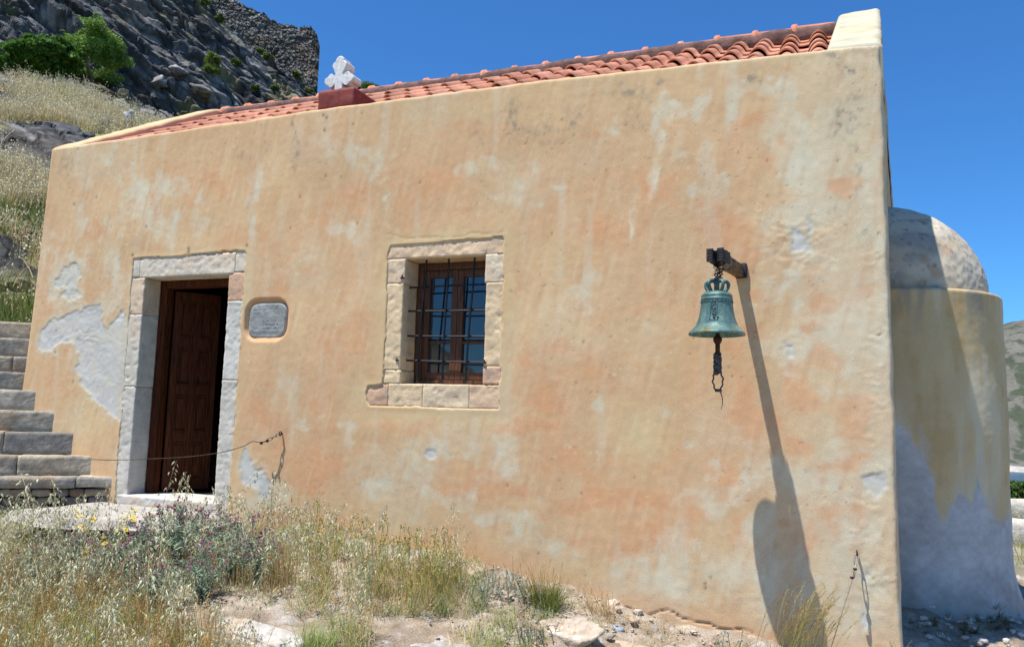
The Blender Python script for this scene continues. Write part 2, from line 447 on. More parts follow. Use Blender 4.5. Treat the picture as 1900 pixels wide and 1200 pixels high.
ORNG = [(290,365,20,22,1),(180,430,14,24,.6),(190,415,10,12,.7),(350,370,20,30,.5),(430,460,60,30,.4),(400,330,50,40,.45),(650,370,50,40,.55),(600,420,50,40,.5),(560,520,50,40,.4),(620,640,60,40,.35),(680,600,40,30,.3),(480,760,40,40,.5),(600,760,50,40,.5),(540,850,40,40,.6),(600,860,50,50,.6),(880,240,40,14,.6),(930,235,20,20,.5),(800,340,60,40,.4),(760,340,50,40,.3),(1080,270,30,20,.4),(1110,250,16,10,.6),(1250,330,22,20,.5),(1050,380,60,40,.35),(1130,420,60,40,.4),(1230,370,50,40,.45),(1300,370,10,14,.9),(1430,295,14,14,.6),(1455,265,10,14,.7),(1330,300,10,8,.6),(1350,430,50,40,.6),(1400,230,40,12,.8),(1420,215,30,12,.6),(1380,470,30,40,.6),(1500,305,10,12,.9),(1570,340,36,26,.8),(1560,330,30,16,.5),(1290,240,10,8,.4),(1210,260,5,10,.9),(1340,160,10,14,.5),(1450,130,20,12,.5),(1340,270,50,30,.3),
 (1400,540,40,16,.6),(1560,555,40,12,1),(1590,545,22,16,.9),(1430,560,50,10,.5),(1520,600,25,8,.9),(1390,600,30,12,.6),(1530,670,30,30,.9),(1500,740,50,22,.7),(1570,770,40,46,.9),(1480,720,26,60,.7),(1480,820,20,16,1),(1440,790,26,40,.6),(1370,760,30,40,.7),(1390,800,24,24,.7),(1560,850,40,20,.8),(1530,870,22,26,.8),(1570,960,44,26,.8),(1540,950,30,16,.6),(1350,900,36,26,.8),(1370,980,20,40,.7),(1460,970,20,14,.8),(1360,690,30,40,.5),(1330,600,26,20,.4),(1500,1000,26,30,.6),(1590,620,20,10,.4),
 (1220,860,50,16,.4),(1150,930,120,20,.7),(1230,990,60,30,.6),(1170,1015,50,14,.8),(1060,1005,30,16,.6),(1030,860,60,30,.6),(960,920,20,16,.8),(920,900,20,20,.7),(880,900,30,26,.8),(840,880,24,20,.6),(820,900,30,10,.6),(980,790,60,14,.7),(950,800,30,10,.7),(760,790,60,18,.5),(1000,740,50,40,.5),(1080,700,60,40,.4),(1000,660,50,40,.4),(1100,600,60,40,.3),(960,520,50,40,.3),(860,500,30,10,.2),(1200,560,60,30,.4),(1230,590,30,20,.4),(1190,690,30,60,.3),(1260,840,30,20,.5),(1160,850,50,20,.4),(1010,960,14,10,.6),(1290,950,30,30,.6),(860,1010,80,14,.5),(980,1050,60,20,.4),(540,965,50,20,.8),(640,960,60,16,.4),(1300,560,40,30,.3),(110,460,16,50,.5),(75,560,12,40,.5),(280,470,40,30,.4),(140,840,30,40,.5),(120,720,30,30,.4),(170,880,30,30,.5),(330,470,50,12,.3)]
YELL = [(1190,800,60,50,.7),(1130,620,60,30,.4),(1060,610,30,20,.5),(960,470,40,30,.5),(1020,480,30,30,.3),(1530,780,30,40,.5),(1520,700,30,30,.5),(900,1010,40,24,.6),(1030,1060,70,20,.6),(150,780,40,50,.7),(170,700,16,30,.4),(640,170,200,40,.3),(900,200,100,30,.4),(1400,110,120,20,.4),(250,280,120,20,.4),(700,530,14,80,.7),(945,560,12,180,.7),(810,775,130,10,.9),(660,740,20,20,.7),(460,520,10,60,.6),(550,590,12,50,.4),(120,420,16,100,.4),(820,440,110,10,.7),(250,450,90,8,.4),(1190,760,40,60,.3),(640,940,60,16,.5),(740,960,60,10,.4),(1230,700,40,40,.25),(1600,130,30,30,.2),(1590,280,20,30,.5)]
GREY = [(548,250,3,30,.8),(543,290,4,20,.6),(445,293,4,8,.5),(453,295,4,6,.5),(952,225,8,28,.9),(980,235,12,14,.9),(1038,205,6,10,.7),(1055,235,8,20,.8),(1068,205,6,8,.7),(1010,235,8,10,.6),(1165,180,30,12,.6),(1175,220,16,14,.5),(1230,150,5,14,.7),(1385,135,12,14,.7),(1580,130,14,12,1),(1560,120,16,10,.7),(1570,220,14,26,.7),(1560,225,6,20,.8),(1585,190,16,26,.5),(1600,85,40,10,.6),(1590,270,10,10,.6),(1600,310,8,10,.6),(1545,100,8,12,.5),(490,275,4,16,.4),(120,310,16,26,.5),(950,270,12,30,.4),(1000,250,60,26,.3),(885,240,14,16,.35),(1600,350,8,10,.5),(1590,380,12,30,.35),(1545,395,26,16,.3),(470,268,3,10,.4),(895,265,10,12,.4),(1600,440,12,20,.3),(1520,610,30,10,.3),(700,735,14,4,.5)]
ROUGH = [(1480,450,60,60,1),(1505,410,20,30,1),(1620,480,26,14,.9),(1625,520,26,12,.9),(1630,700,18,60,1),(1630,640,26,40,1),(1625,800,14,40,.9),(1640,560,20,20,.8),(1610,900,40,40,.8),(1530,915,14,12,1),(1620,960,18,24,1),(1440,880,40,14,.9),(1410,885,14,10,.8),(1620,1080,36,100,1),(1600,1140,40,40,1),(1470,640,24,26,1),(1465,585,12,14,.7),(1400,1100,60,60,.35),(1250,1100,60,40,.3),(310,402,6,12,1),(120,540,40,60,.6),(215,590,16,26,.9),(160,650,60,80,.6),(480,890,30,50,.6),(820,850,40,14,.5),(540,830,14,20,.2),(935,860,30,30,.4),(1560,720,10,10,.3)]
LINT_W = [(-3.285,1.245),(-3.25,1.325),(-2.9,1.33),(-2.25,1.345),(-2.235,1.30),(-2.237,.0),(-2.6,-.008),(-3.38,.0),(-3.42,.05),(-3.40,.17),(-3.27,.19),(-3.265,.7)]
DOORF = [(-6.04,1.17),(-6.035,1.34),(-5.4,1.345),(-4.86,1.365),(-4.70,1.35),(-4.695,.3),(-4.72,-1.3),(-6.02,-1.3),(-6.03,.2)]
def zl(z): return np.interp(z, [-1.9, .25, 2.53], [-7.5, -7.34, -7.262])
def zr(z): return np.interp(z, [-1.9, -1.36, 1.0, 2.49], [.47, .451, .432, .42])
def ztop(s): return np.interp(s, [0, .43, .69, .85, .955, 1], [2.532, 2.566, 2.562, 2.53, 2.512, 2.495])
def blobs(u, v, L, seed, sx=1.0):
    out = np.zeros(u.shape)
    for (a, b, rx, ry, st) in L:
        rx *= 1.15; ry *= 1.15
        m = (np.abs(u - a) < 2.6 * rx) & (np.abs(v - b) < 2.6 * ry)
        if not m.any(): continue
        d = ((u[m] - a) / rx) ** 2 + ((v[m] - b) / ry) ** 2
        out[m] = np.maximum(out[m], st * np.exp(-d * .9))
    return out
C_TAN = np.array((.59, .40, .225)); C_OR = np.array((.61, .315, .16)); C_PALE = np.array((.60, .57, .43))
C_YEL = np.array((.61, .49, .275)); C_WHT = np.array((.52, .52, .485)); C_GRY = np.array((.20, .19, .16))
def facade():
    nu, nv = 640, 380
    s = np.linspace(0, 1, nu)[None, :]; tt = np.linspace(0, 1, nv)[:, None]
    zt = ztop(s)
    z = -1.9 + (zt + 1.9) * tt
    x = zl(z) + (zr(z) - zl(z)) * s
    z = np.broadcast_to(z, x.shape).copy()
    P0 = xyz(x, 0, z)
    u, v = pix(P0.reshape(-1, 3)); u = u.reshape(x.shape); v = v.reshape(x.shape)
    n1 = fbm(P0 * 1.1, 5, 1); n2 = fbm(P0 * np.array((2.6, 1, 1.2)), 5, 5); n3 = fbm(P0 * 6, 5, 9); nst = fbm(P0 * np.array((9, 1, .8)), 5, 13)
    wu = u + 14 * fbm(P0 * 3, 4, 21) + 7 * fbm(P0 * 11, 3, 22); wv = v + 16 * fbm(P0 * 3 + 50, 4, 23) + 8 * fbm(P0 * 11 + 9, 3, 24)
    pale = blobs(wu, wv, PALE, 0); orng = blobs(wu, wv, ORNG, 0); yel = blobs(wu, wv, YELL, 0); gry = blobs(wu, wv, GREY, 0); rough = blobs(wu, wv, ROUGH, 0)
    right = sstep(1380, 1560, u)
    # base mix
    c = C_TAN * (1 + .05 * n1[..., None])
    def over(c, k, f): return c * (1 - f[..., None]) + k * f[..., None]
    c = over(c, C_OR, np.clip(.20 * sstep(-.1, .7, n2) + .10 * sstep(0, .5, nst) , 0, 1) * (1 - right * .5))
    c = over(c, C_YEL, np.clip(.35 * sstep(0, .8, n1) + .35 * sstep(300, 0, v), 0, 1) * .7)
    c = over(c, C_PALE, np.clip(.25 * sstep(.1, .8, fbm(P0 * 1.7, 5, 31)) + .38 * right, 0, 1))
    c = over(c, C_OR, np.clip(sstep(.12, .62, orng + .30 * n3 * (orng > .05) + .12 * nst * (orng > .05)), 0, 1) * .62)
    c = over(c, C_YEL, np.clip(yel * (.9 + .5 * n3), 0, 1) * .85)
    pm = (pale > .06)
    mot = .75 + .5 * fbm(P0 * np.array((13, 1, 7)), 4, 35)
    soft = np.clip(pale * 1.0 * (.9 + .5 * n3 + .4 * nst), 0, 1)
    crisp = sstep(.25, .62, pale * 1.1 + (.40 * n3 + .30 * nst + .2 * fbm(P0 * 14, 3, 37)) * pm)
    c = over(c, C_PALE * (1 + .05 * n3[..., None]), np.clip((.38 * soft + .46 * crisp) * mot, 0, .9))
    # brushed lime wash: fine upright and slanting streaks
    bs1 = fbm(P0 @ np.array(((1, 0, .25), (0, 1, 0), (-.25, 0, 1))) * np.array((26, 1, 3.0)), 4, 38)
    c = c * (1 + .04 * bs1[..., None]) * (1 + .05 * fbm(P0 * 28, 4, 39)[..., None]); c = over(c, C_PALE, sstep(.3, .9, bs1) * .16); c = over(c, C_OR * .92, sstep(.35, .9, -bs1 + .3 * n1) * .20)
    c = over(c, C_PALE * .97 + .01, np.clip(sstep(.35, .9, nst) * .3, 0, 1))
    spk = sstep(.0, .5, fbm(P0 * np.array((40, 1, 22)), 3, 41)) 
    c = over(c, C_GRY, np.clip(gry * (.25 + .9 * spk), 0, 1) * .85)
    # worn freckles where the paint thinned to an orange undercoat
    fr = sstep(.45, .8, fbm(P0 * 16, 3, 61)) * sstep(.0, .6, n2)
    c = over(c, np.array((.52, .27, .14)), fr * .16)
    # settlement cracks at the foot and hairlines near the openings
    ck = np.zeros(x.shape)
    for (pl, wd, dp) in (([(1088, 1118), (1110, 1128), (1150, 1126), (1200, 1140), (1238, 1134), (1256, 1140)], .9, .8), ([(1256, 1143), (1275, 1152), (1320, 1160), (1350, 1168), (1395, 1171)], 1.0, .8), ([(720, 436), (760, 446), (810, 441), (870, 434), (935, 432)], .8, .22), 
                         ([(240, 820), (245, 760), (232, 700)], .5, .3)):
        a = np.array(pl); m = (u > a[:, 0].min() - 15) & (u < a[:, 0].max() + 15) & (v > a[:, 1].min() - 15) & (v < a[:, 1].max() + 15)
        uu = u[m] + 4 * fbm(P0[m] * 8, 4, 191); vv = v[m] + 4 * fbm(P0[m] * 8 + 7, 4, 192)
        dd = np.full(uu.shape, 99.)
        for i in range(len(pl) - 1):
            ax, ay = pl[i]; ex, ey = pl[i + 1][0] - ax, pl[i + 1][1] - ay
            t_ = np.clip(((uu - ax) * ex + (vv - ay) * ey) / (ex * ex + ey * ey), 0, 1); dd = np.minimum(dd, np.hypot(uu - ax - t_ * ex, vv - ay - t_ * ey))
        ck[m] = np.maximum(ck[m], dp * sstep(wd + 1.1, wd * .4, dd))
    c = c * (1 - .5 * ck[..., None])
    # relief
    sw = np.maximum(sdpoly(x, z, LINT_W), sdpoly(x, z, DOORF))
    calm = 1 - sstep(-.22, -.03, sw)
    y = .014 * ck + calm * (.008 * fbm(P0 * .8, 2, 71) + .0007 * fbm(P0 * 4, 3, 75)) + .0005 * fbm(P0 * 22, 3, 79)
    ham = .5 + .8 * fbm(P0 * np.array((24, 1, 27)) + 1.6 * np.stack([fbm(P0 * 9, 3, 84), 0 * n3, fbm(P0 * 9, 3, 85)], -1), 2, 83)
    y = y + rough * .0042 * (ham - .5) * (.35 + .65 * sstep(-.3, .4, fbm(P0 * 5, 3, 86)))
    rimr = -.5
    # peeled plaster: a step down to the old whitewash
    sd = np.full(x.shape, -50.0)
    for p in PEEL:
        a = np.array(p)
        m = (u > a[:, 0].min() - 40) & (u < a[:, 0].max() + 40) & (v > a[:, 1].min() - 40) & (v < a[:, 1].max() + 40)
        uu = u[m] + 5 * fbm(P0[m] * 14, 3, 91); vv = v[m] + 5 * fbm(P0[m] * 14 + 7, 3, 92)
        sd[m] = np.maximum(sd[m], sdpoly(uu, vv, p))
    pk = sstep(-1.2, 1.2, sd)
    wn = fbm(P0 * 8, 4, 95)
    wcol = C_WHT * (1 + .10 * wn[..., None] + .06 * fbm(P0 * 30, 3, 96)[..., None]); wcol = over(wcol, C_PALE * .95, sstep(.1, .6, fbm(P0 * 7, 4, 98)) * .5)
    wcol = over(wcol, C_PALE, sstep(.2, .8, fbm(P0 * 5, 3, 97)) * .45 * (u < 300))
    c = over(c, wcol, pk)
    c = over(c, C_PALE * .9, sstep(-14, -1, sd) * (1 - pk) * .5)
    y = y + pk * .004 + pk * .0008 * ham * (u < 300)
    # stone surrounds: plaster ends in an uneven lip around them
    e = .014 * fbm(P0 * 7, 4, 101) + .006 * fbm(P0 * 25, 3, 102)
    sw = sw + e * .6 - .014
    y = y + sstep(.0, .012, sw) * .05 - .0015 * np.exp(-((sw + .012) / .02) ** 2)
    c = over(c, C_YEL * np.array((.95, .93, .9)), np.exp(-((sw + .03) / .04) ** 2) * .35)
    # plaque recess
    rx = sdrect(x, z, -4.668, -4.222, .54, .905, .13)
    y = y + .034 * sstep(-.012, .014, rx) * (1 - .55 * sstep(.60, .54, z))
    c = over(c, C_OR * 1.05, sstep(-.03, 0, rx) * .5)
    # small grime marks, nail holes
    rg = np.random.RandomState(5)
    for k in range(46):
        a, b = rg.uniform(100, 1640), rg.uniform(200, 1080)
        m = (np.abs(u - a) < 4) & (np.abs(v - b) < 6)
        f = np.exp(-((u[m] - a) / 1.7) ** 2 - ((v[m] - b) / 2.6) ** 2)
        c[m] = c[m] * (1 - .55 * f[:, None]); y[m] += .003 * f
    for (a, b) in ((350, 467), (350, 461), (601, 214), (607, 219), (603, 242), (458, 455), (246, 473), (1630, 432), (912, 147), (516, 211), (445, 645), (1308, 1090), (1308, 1082), (1318, 1070)):
        m = (np.abs(u - a) < 5) & (np.abs(v - b) < 6)
        f = np.exp(-((u[m] - a) / 2.2) ** 2 - ((v[m] - b) / 3) ** 2)
        c[m] = c[m] * (1 - .75 * f[:, None])
    sp1 = sstep(1.0, 1.2, fbm(P0 * 33, 2, 65)) * sstep(-.3, .5, fbm(P0 * 1.9, 3, 66)); c = c * (1 - .30 * sp1[..., None]); y = y + .0006 * sp1
    sp2 = sstep(.72, 1.0, fbm(P0 * 25, 3, 67)) * sstep(.0, .5, fbm(P0 * 2.4, 3, 68)); c = over(c, C_PALE * 1.08, sp2 * .4)
    # darker, orange damp foot of the wall
    hb = z - np.interp(x, ZX, ZZ)
    c = over(c, np.array((.60, .36, .20)), sstep(.22, .02, hb + .06 * n3) * .45)
    # rounded arrises at left, right and top
    R = .03
    def rnd(d): d = np.clip(d, 0, R); return R - np.sqrt(np.maximum(R * R - (R - d) ** 2, 0))
    wob = .006 * fbm(P0 * 5, 3, 111)
    y = y + rnd((x - zl(z))) + rnd(zr(z) - x) + rnd((zt - z))
    z = z + wob * sstep(.15, 0, zt - z)
    x = x + wob * 1.2 * sstep(.9, 1, np.broadcast_to(s, x.shape))
    cx = (x[:-1, :-1] + x[1:, 1:]) / 2; cz = (z[:-1, :-1] + z[1:, 1:]) / 2
    hole = ((cx > DOOR[0] - .05) & (cx < DOOR[1] + .05) & (cz < DOOR[3] + .05)) | ((cx > WIN[0] - .05) & (cx < WIN[1] + .05) & (cz > WIN[2] - .05) & (cz < WIN[3] + .05))
    V = xyz(x, y, z)
    n = nu * nv
    # top of the parapet and its roof side
    tp = V[-1].copy(); a1 = tp.copy(); a1[:, 1] = .27; a1[:, 2] += .01; a2 = a1.copy(); a2[:, 2] -= .35
    VV = np.concatenate([V.reshape(-1, 3), a1, a2])
    F = [grid_faces(nu, nv, ~hole)]
    b = np.arange(nu - 1)
    F.append(np.stack([(nv - 1) * nu + b, (nv - 1) * nu + b + 1, n + b + 1, n + b], -1))
    F.append(np.stack([n + b, n + b + 1, n + nu + b + 1, n + nu + b], -1))
    C = np.concatenate([c.reshape(-1, 3), c[-1] * .98, c[-1] * .98])
    mesh('front_wall', VV, np.concatenate(F), M_PLASTER, chapel, col=C)
    return V[:, -1], V[:, 0]
redge, ledge = facade()

# gables, back, and east wall
RY, RZ = 2.1, 3.66
def eastx(y): return np.interp(y, [0, .05, 2.1, 4.2], [0, .004, .15, .39])
def side(name, edge, sign, peak, ztop_, cseed, parent=chapel):
    ny, nz = 110, 170
    Y = np.concatenate([[0], np.linspace(.045, 4.2, ny - 1)])
    zt = np.interp(Y, [0, 2.1, 4.2], [ztop_, peak, ztop_])
    V = np.zeros((nz, ny, 3))
    for j, yy in enumerate(Y):
        z = -1.9 + (zt[j] + 1.9) * np.linspace(0, 1, nz)
        xb = (zr(np.minimum(z, 2.49)) if sign > 0 else zl(np.minimum(z, 2.53)))
        x = xb + (eastx(yy) if sign > 0 else -.02 * yy)
        V[:, j] = xyz(x, yy, z)
    P = V.copy()
    V[..., 0] += sign * (.012 * fbm(P * .9, 3, cseed) + .006 * fbm(P * 5, 3, cseed + 3)) * sstep(0, .3, P[..., 1])
    # weld to the front edge
    zz = np.linspace(-1.9, edge[-1, 2], len(edge))
    for a in range(3): V[:, 0, a] = np.interp(V[:, 0, 2] if a != 2 else V[:, 0, 2], edge[:, 2], edge[:, a]) if a != 2 else V[:, 0, 2]
    n1 = fbm(P * 1.5, 5, cseed + 9); n2 = fbm(P * 5, 4, cseed + 12)
    c = C_TAN * (1 + .06 * n1[..., None]); f = sstep(-.2, .6, n1)[..., None] * .6; c = c * (1 - f) + C_PALE * f
    f = sstep(.2, .7, n2)[..., None] * .35; c = c * (1 - f) + C_GRY * f
    F = grid_faces(ny, nz)
    mesh(name, V.reshape(-1, 3), F if sign > 0 else F[:, ::-1], M_PLASTER, parent, col=c.reshape(-1, 3))
side('east_wall', redge, 1, 3.76, 2.495, 200)
side('west_wall', ledge, -1, 3.70, 2.532, 230)
def coping(name, x0, x1, yoff, zf, zp, thick, skew, seed):
    """sloped plastered top of a gable: a swept slab with rounded corners"""
    a = Acc()
    n = 60; pts = []
    for sgn in (0, 1):
        pass
    Ys = np.concatenate([np.linspace(.02, 2.1, n), np.linspace(2.1, 4.2, n)[1:]])
    Zs = np.interp(Ys, [0, 1.9, 2.1, 2.3, 4.2], [zf, zf + (zp - zf) * .925, zp - .008, zf + (zp - zf) * .925, zf])
    r = .045
    prof = [(0, -thick), (0, -r)] + [(r - r * math.cos(t), -r + r * math.sin(t)) for t in np.linspace(.25, math.pi / 2, 5)]
    w = x1 - x0
    prof = prof + [(w * k, 0) for k in (.2, .35, .5, .65, .8)] + [(w - p[0], p[1]) for p in prof[::-1]]
    m = len(prof); V = []
    for yy, zz in zip(Ys, Zs):
        for (px_, pz_) in prof:
            V.append((x0 + px_ + skew(yy), yy, zz + pz_))
    V = np.array(V); 
    dn = .010 * fbm(V * 4, 3, seed) + .004 * fbm(V * 14, 3, seed + 4)
    V[:, 2] += dn; V[:, 0] += .5 * dn
    F = []
    for i in range(len(Ys) - 1):
        for k in range(m - 1):
            F.append((i * m + k, i * m + k + 1, (i + 1) * m + k + 1, (i + 1) * m + k)[::-1])
    F.append(tuple(range(m))); F.append(tuple((len(Ys) - 1) * m + k for k in range(m))[::-1])
    n1 = fbm(V * np.array((3, 3, 3)), 5, seed + 8); n2 = fbm(V * 9, 4, seed + 20)
    c = C_PALE * .78 * np.ones(V.shape); f = sstep(0, .7, n1)[:, None] * .55; c = c * (1 - f) + C_YEL * .85 * f
    f = sstep(.1, .8, n2)[:, None] * .3; c = c * (1 - f) + C_GRY * f
    if seed == 260:
        c = C_TAN * 1.03 * np.ones(V.shape); f = sstep(-.1, .7, n1)[:, None] * .7; c = c * (1 - f) + C_YEL * f
        inner = (V[:, 0] > x1 + skew(V[:, 1]) - .06) & (V[:, 2] < np.interp(V[:, 1], Ys, Zs) - .03)
        c[inner] = np.array((.62, .36, .24))
    mesh(name, V, F, M_PLASTER, chapel, col=c)
coping('gable_coping', .075, .425, 0, 2.50, 3.775, .34, lambda y: eastx(y) * (1 if True else 0), 250)
coping('gable_coping', -7.262, -6.93, 0, 2.536, 3.72, .34, lambda y: -.02 * y, 260)
# back wall, ceiling-less dark room behind the door, floor
a = Acc()
a.add([(-7.3, 4.2, -1.9), (.8, 4.2, -1.9), (.8, 4.2, 2.53), (-7.3, 4.2, 2.53)], [(0, 1, 2, 3)], C_TAN)
a.build('back_wall', M_PLASTER, chapel)
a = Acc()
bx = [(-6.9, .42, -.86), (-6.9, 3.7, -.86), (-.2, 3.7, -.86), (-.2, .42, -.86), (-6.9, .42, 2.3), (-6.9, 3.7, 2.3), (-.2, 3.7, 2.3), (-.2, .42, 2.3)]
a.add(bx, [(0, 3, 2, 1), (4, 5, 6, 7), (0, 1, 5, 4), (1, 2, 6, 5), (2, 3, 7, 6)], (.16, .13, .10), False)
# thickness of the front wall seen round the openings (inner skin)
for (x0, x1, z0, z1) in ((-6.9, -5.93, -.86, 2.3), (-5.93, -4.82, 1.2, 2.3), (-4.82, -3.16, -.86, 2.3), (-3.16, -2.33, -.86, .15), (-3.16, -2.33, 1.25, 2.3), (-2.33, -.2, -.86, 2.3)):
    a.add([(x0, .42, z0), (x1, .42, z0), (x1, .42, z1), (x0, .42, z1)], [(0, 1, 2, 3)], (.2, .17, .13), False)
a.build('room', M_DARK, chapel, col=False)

# roof: pan-and-roll tiles, laid in courses
def roof():
    a_V = []; a_F = []; a_C = []; n0 = 0
    rg = np.random.RandomState(3)
    x0, x1 = -6.95, .19
    W = .2325; NC = int(round((x1 - x0) / W)); W = (x1 - x0) / NC
    L = .43
    sl_len = math.hypot(RY - .2, RZ - .10 - 2.475)
    ns = 5; L = sl_len / ns
    ang = math.atan2(RZ - .10 - 2.475, RY - .2)
    # cross profile
    tt = np.linspace(0, 1, 15)
    def prof(t):
        return np.where(t < .64,   .074 * np.sin(np.clip(t / .64, 0, 1) * math.pi) ** .75, -.004 * np.sin((t - .64) / .36 * math.pi))
    pz = prof(tt)
    for side_ in (0, 1):
        for c in range(NC):
            for k in range(ns):
                tone = rg.uniform(-1, 1)
                base = np.array((.48, .215, .135)) * (1 + .16 * tone) + np.array((.07, .06, .05)) * max(0, rg.uniform(-1, 1))
                s0 = k * L - .03; s1 = min((k + 1) * L + .045, sl_len)
                jx = rg.uniform(-.008, .008); jz = rg.uniform(-.005, .006); tw = rg.uniform(-.012, .012)
                P = []
                for (s, lift, shr) in ((s0, .040, 1.0), (s0 + .002, .040 - .014, .93), (s1, .012, .90)):
                    pass
                rows = [(s0 + .09, .018 + jz, .86, 1), (s0, .028 + jz, .95, 1), (s0 + .003, .040 + jz, 1, 1), ((s0 + s1) / 2, .027 + jz, .97, 1), (s1, .012 + jz, .92, 1)]
                for (s, lift, k_, _) in rows:
                    xs = x0 + c * W + tt * W * 1.02 + jx
                    hh = pz * k_ + lift + tw * tt
                    yy = .2 + s * math.cos(ang) - hh * math.sin(ang)
                    zz = 2.475 + s * math.sin(ang) + hh * math.cos(ang)
                    if side_: yy = 4.2 - yy
                    P.append(np.stack([xs, yy, zz], -1))
                P = np.array(P).reshape(-1, 3)
                f = grid_faces(15, 5)
                if side_: f = f[:, ::-1]
                a_V.append(P); a_F.append(f + n0); n0 += len(P)
                cc = np.tile(base, (len(P), 1)); pass
                a_C.append(cc)
    mesh('roof', np.concatenate(a_V), np.concatenate(a_F), M_TILE, chapel, col=np.clip(np.concatenate(a_C), 0, 1))
roof()
rf = [o for o in bpy.data.objects if o.name == 'roof'][0]
a = Acc(); a.add([(-6.97, .2, 2.47), (.14, .2, 2.47), (.14, 2.1, 3.545), (-6.97, 2.1, 3.545), (.14, 4.0, 2.47), (-6.97, 4.0, 2.47)], [(0, 1, 2, 3), (3, 2, 4, 5)], (1, 1, 1), False)
a.build('roof_deck', M_DARK, chapel, col=False)
# ridge
a = Acc()
V, F = rbox(-6.95, .24, 2.1 - .115, 2.1 + .115, 3.52, 3.665, .03, .05, .012, 7, maxn=140, freq=6)
a.add(V, F)
a.build('ridge_mortar', M_MORTAR, chapel, col=False)
a = Acc(); rg = np.random.RandomState(8)
Lc = .357; nC = 20
for k in range(nC):
    xa = -6.98 + k * Lc; xb = xa + Lc + .03
    jit = rg.uniform(-.006, .006); tone = np.array((.56, .22, .13)) * (1 + .1 * rg.uniform(-1, 1))
    secs = [(xa, .088), (xa + .012, .098), (xa + .05, .1), (xa + .06, .080), (xb - .02, .072), (xb, .070)]
    V = []
    for (xx, r) in secs:
        for t in np.linspace(-.15, math.pi + .15, 14):
            V.append((xx, 2.1 + r * 1.1 * math.cos(t), 3.628 + jit + r * math.sin(t)))
    a.add(V, grid_faces(14, len(secs)), tone)
a.build('ridge_tiles', M_TILE, chapel)

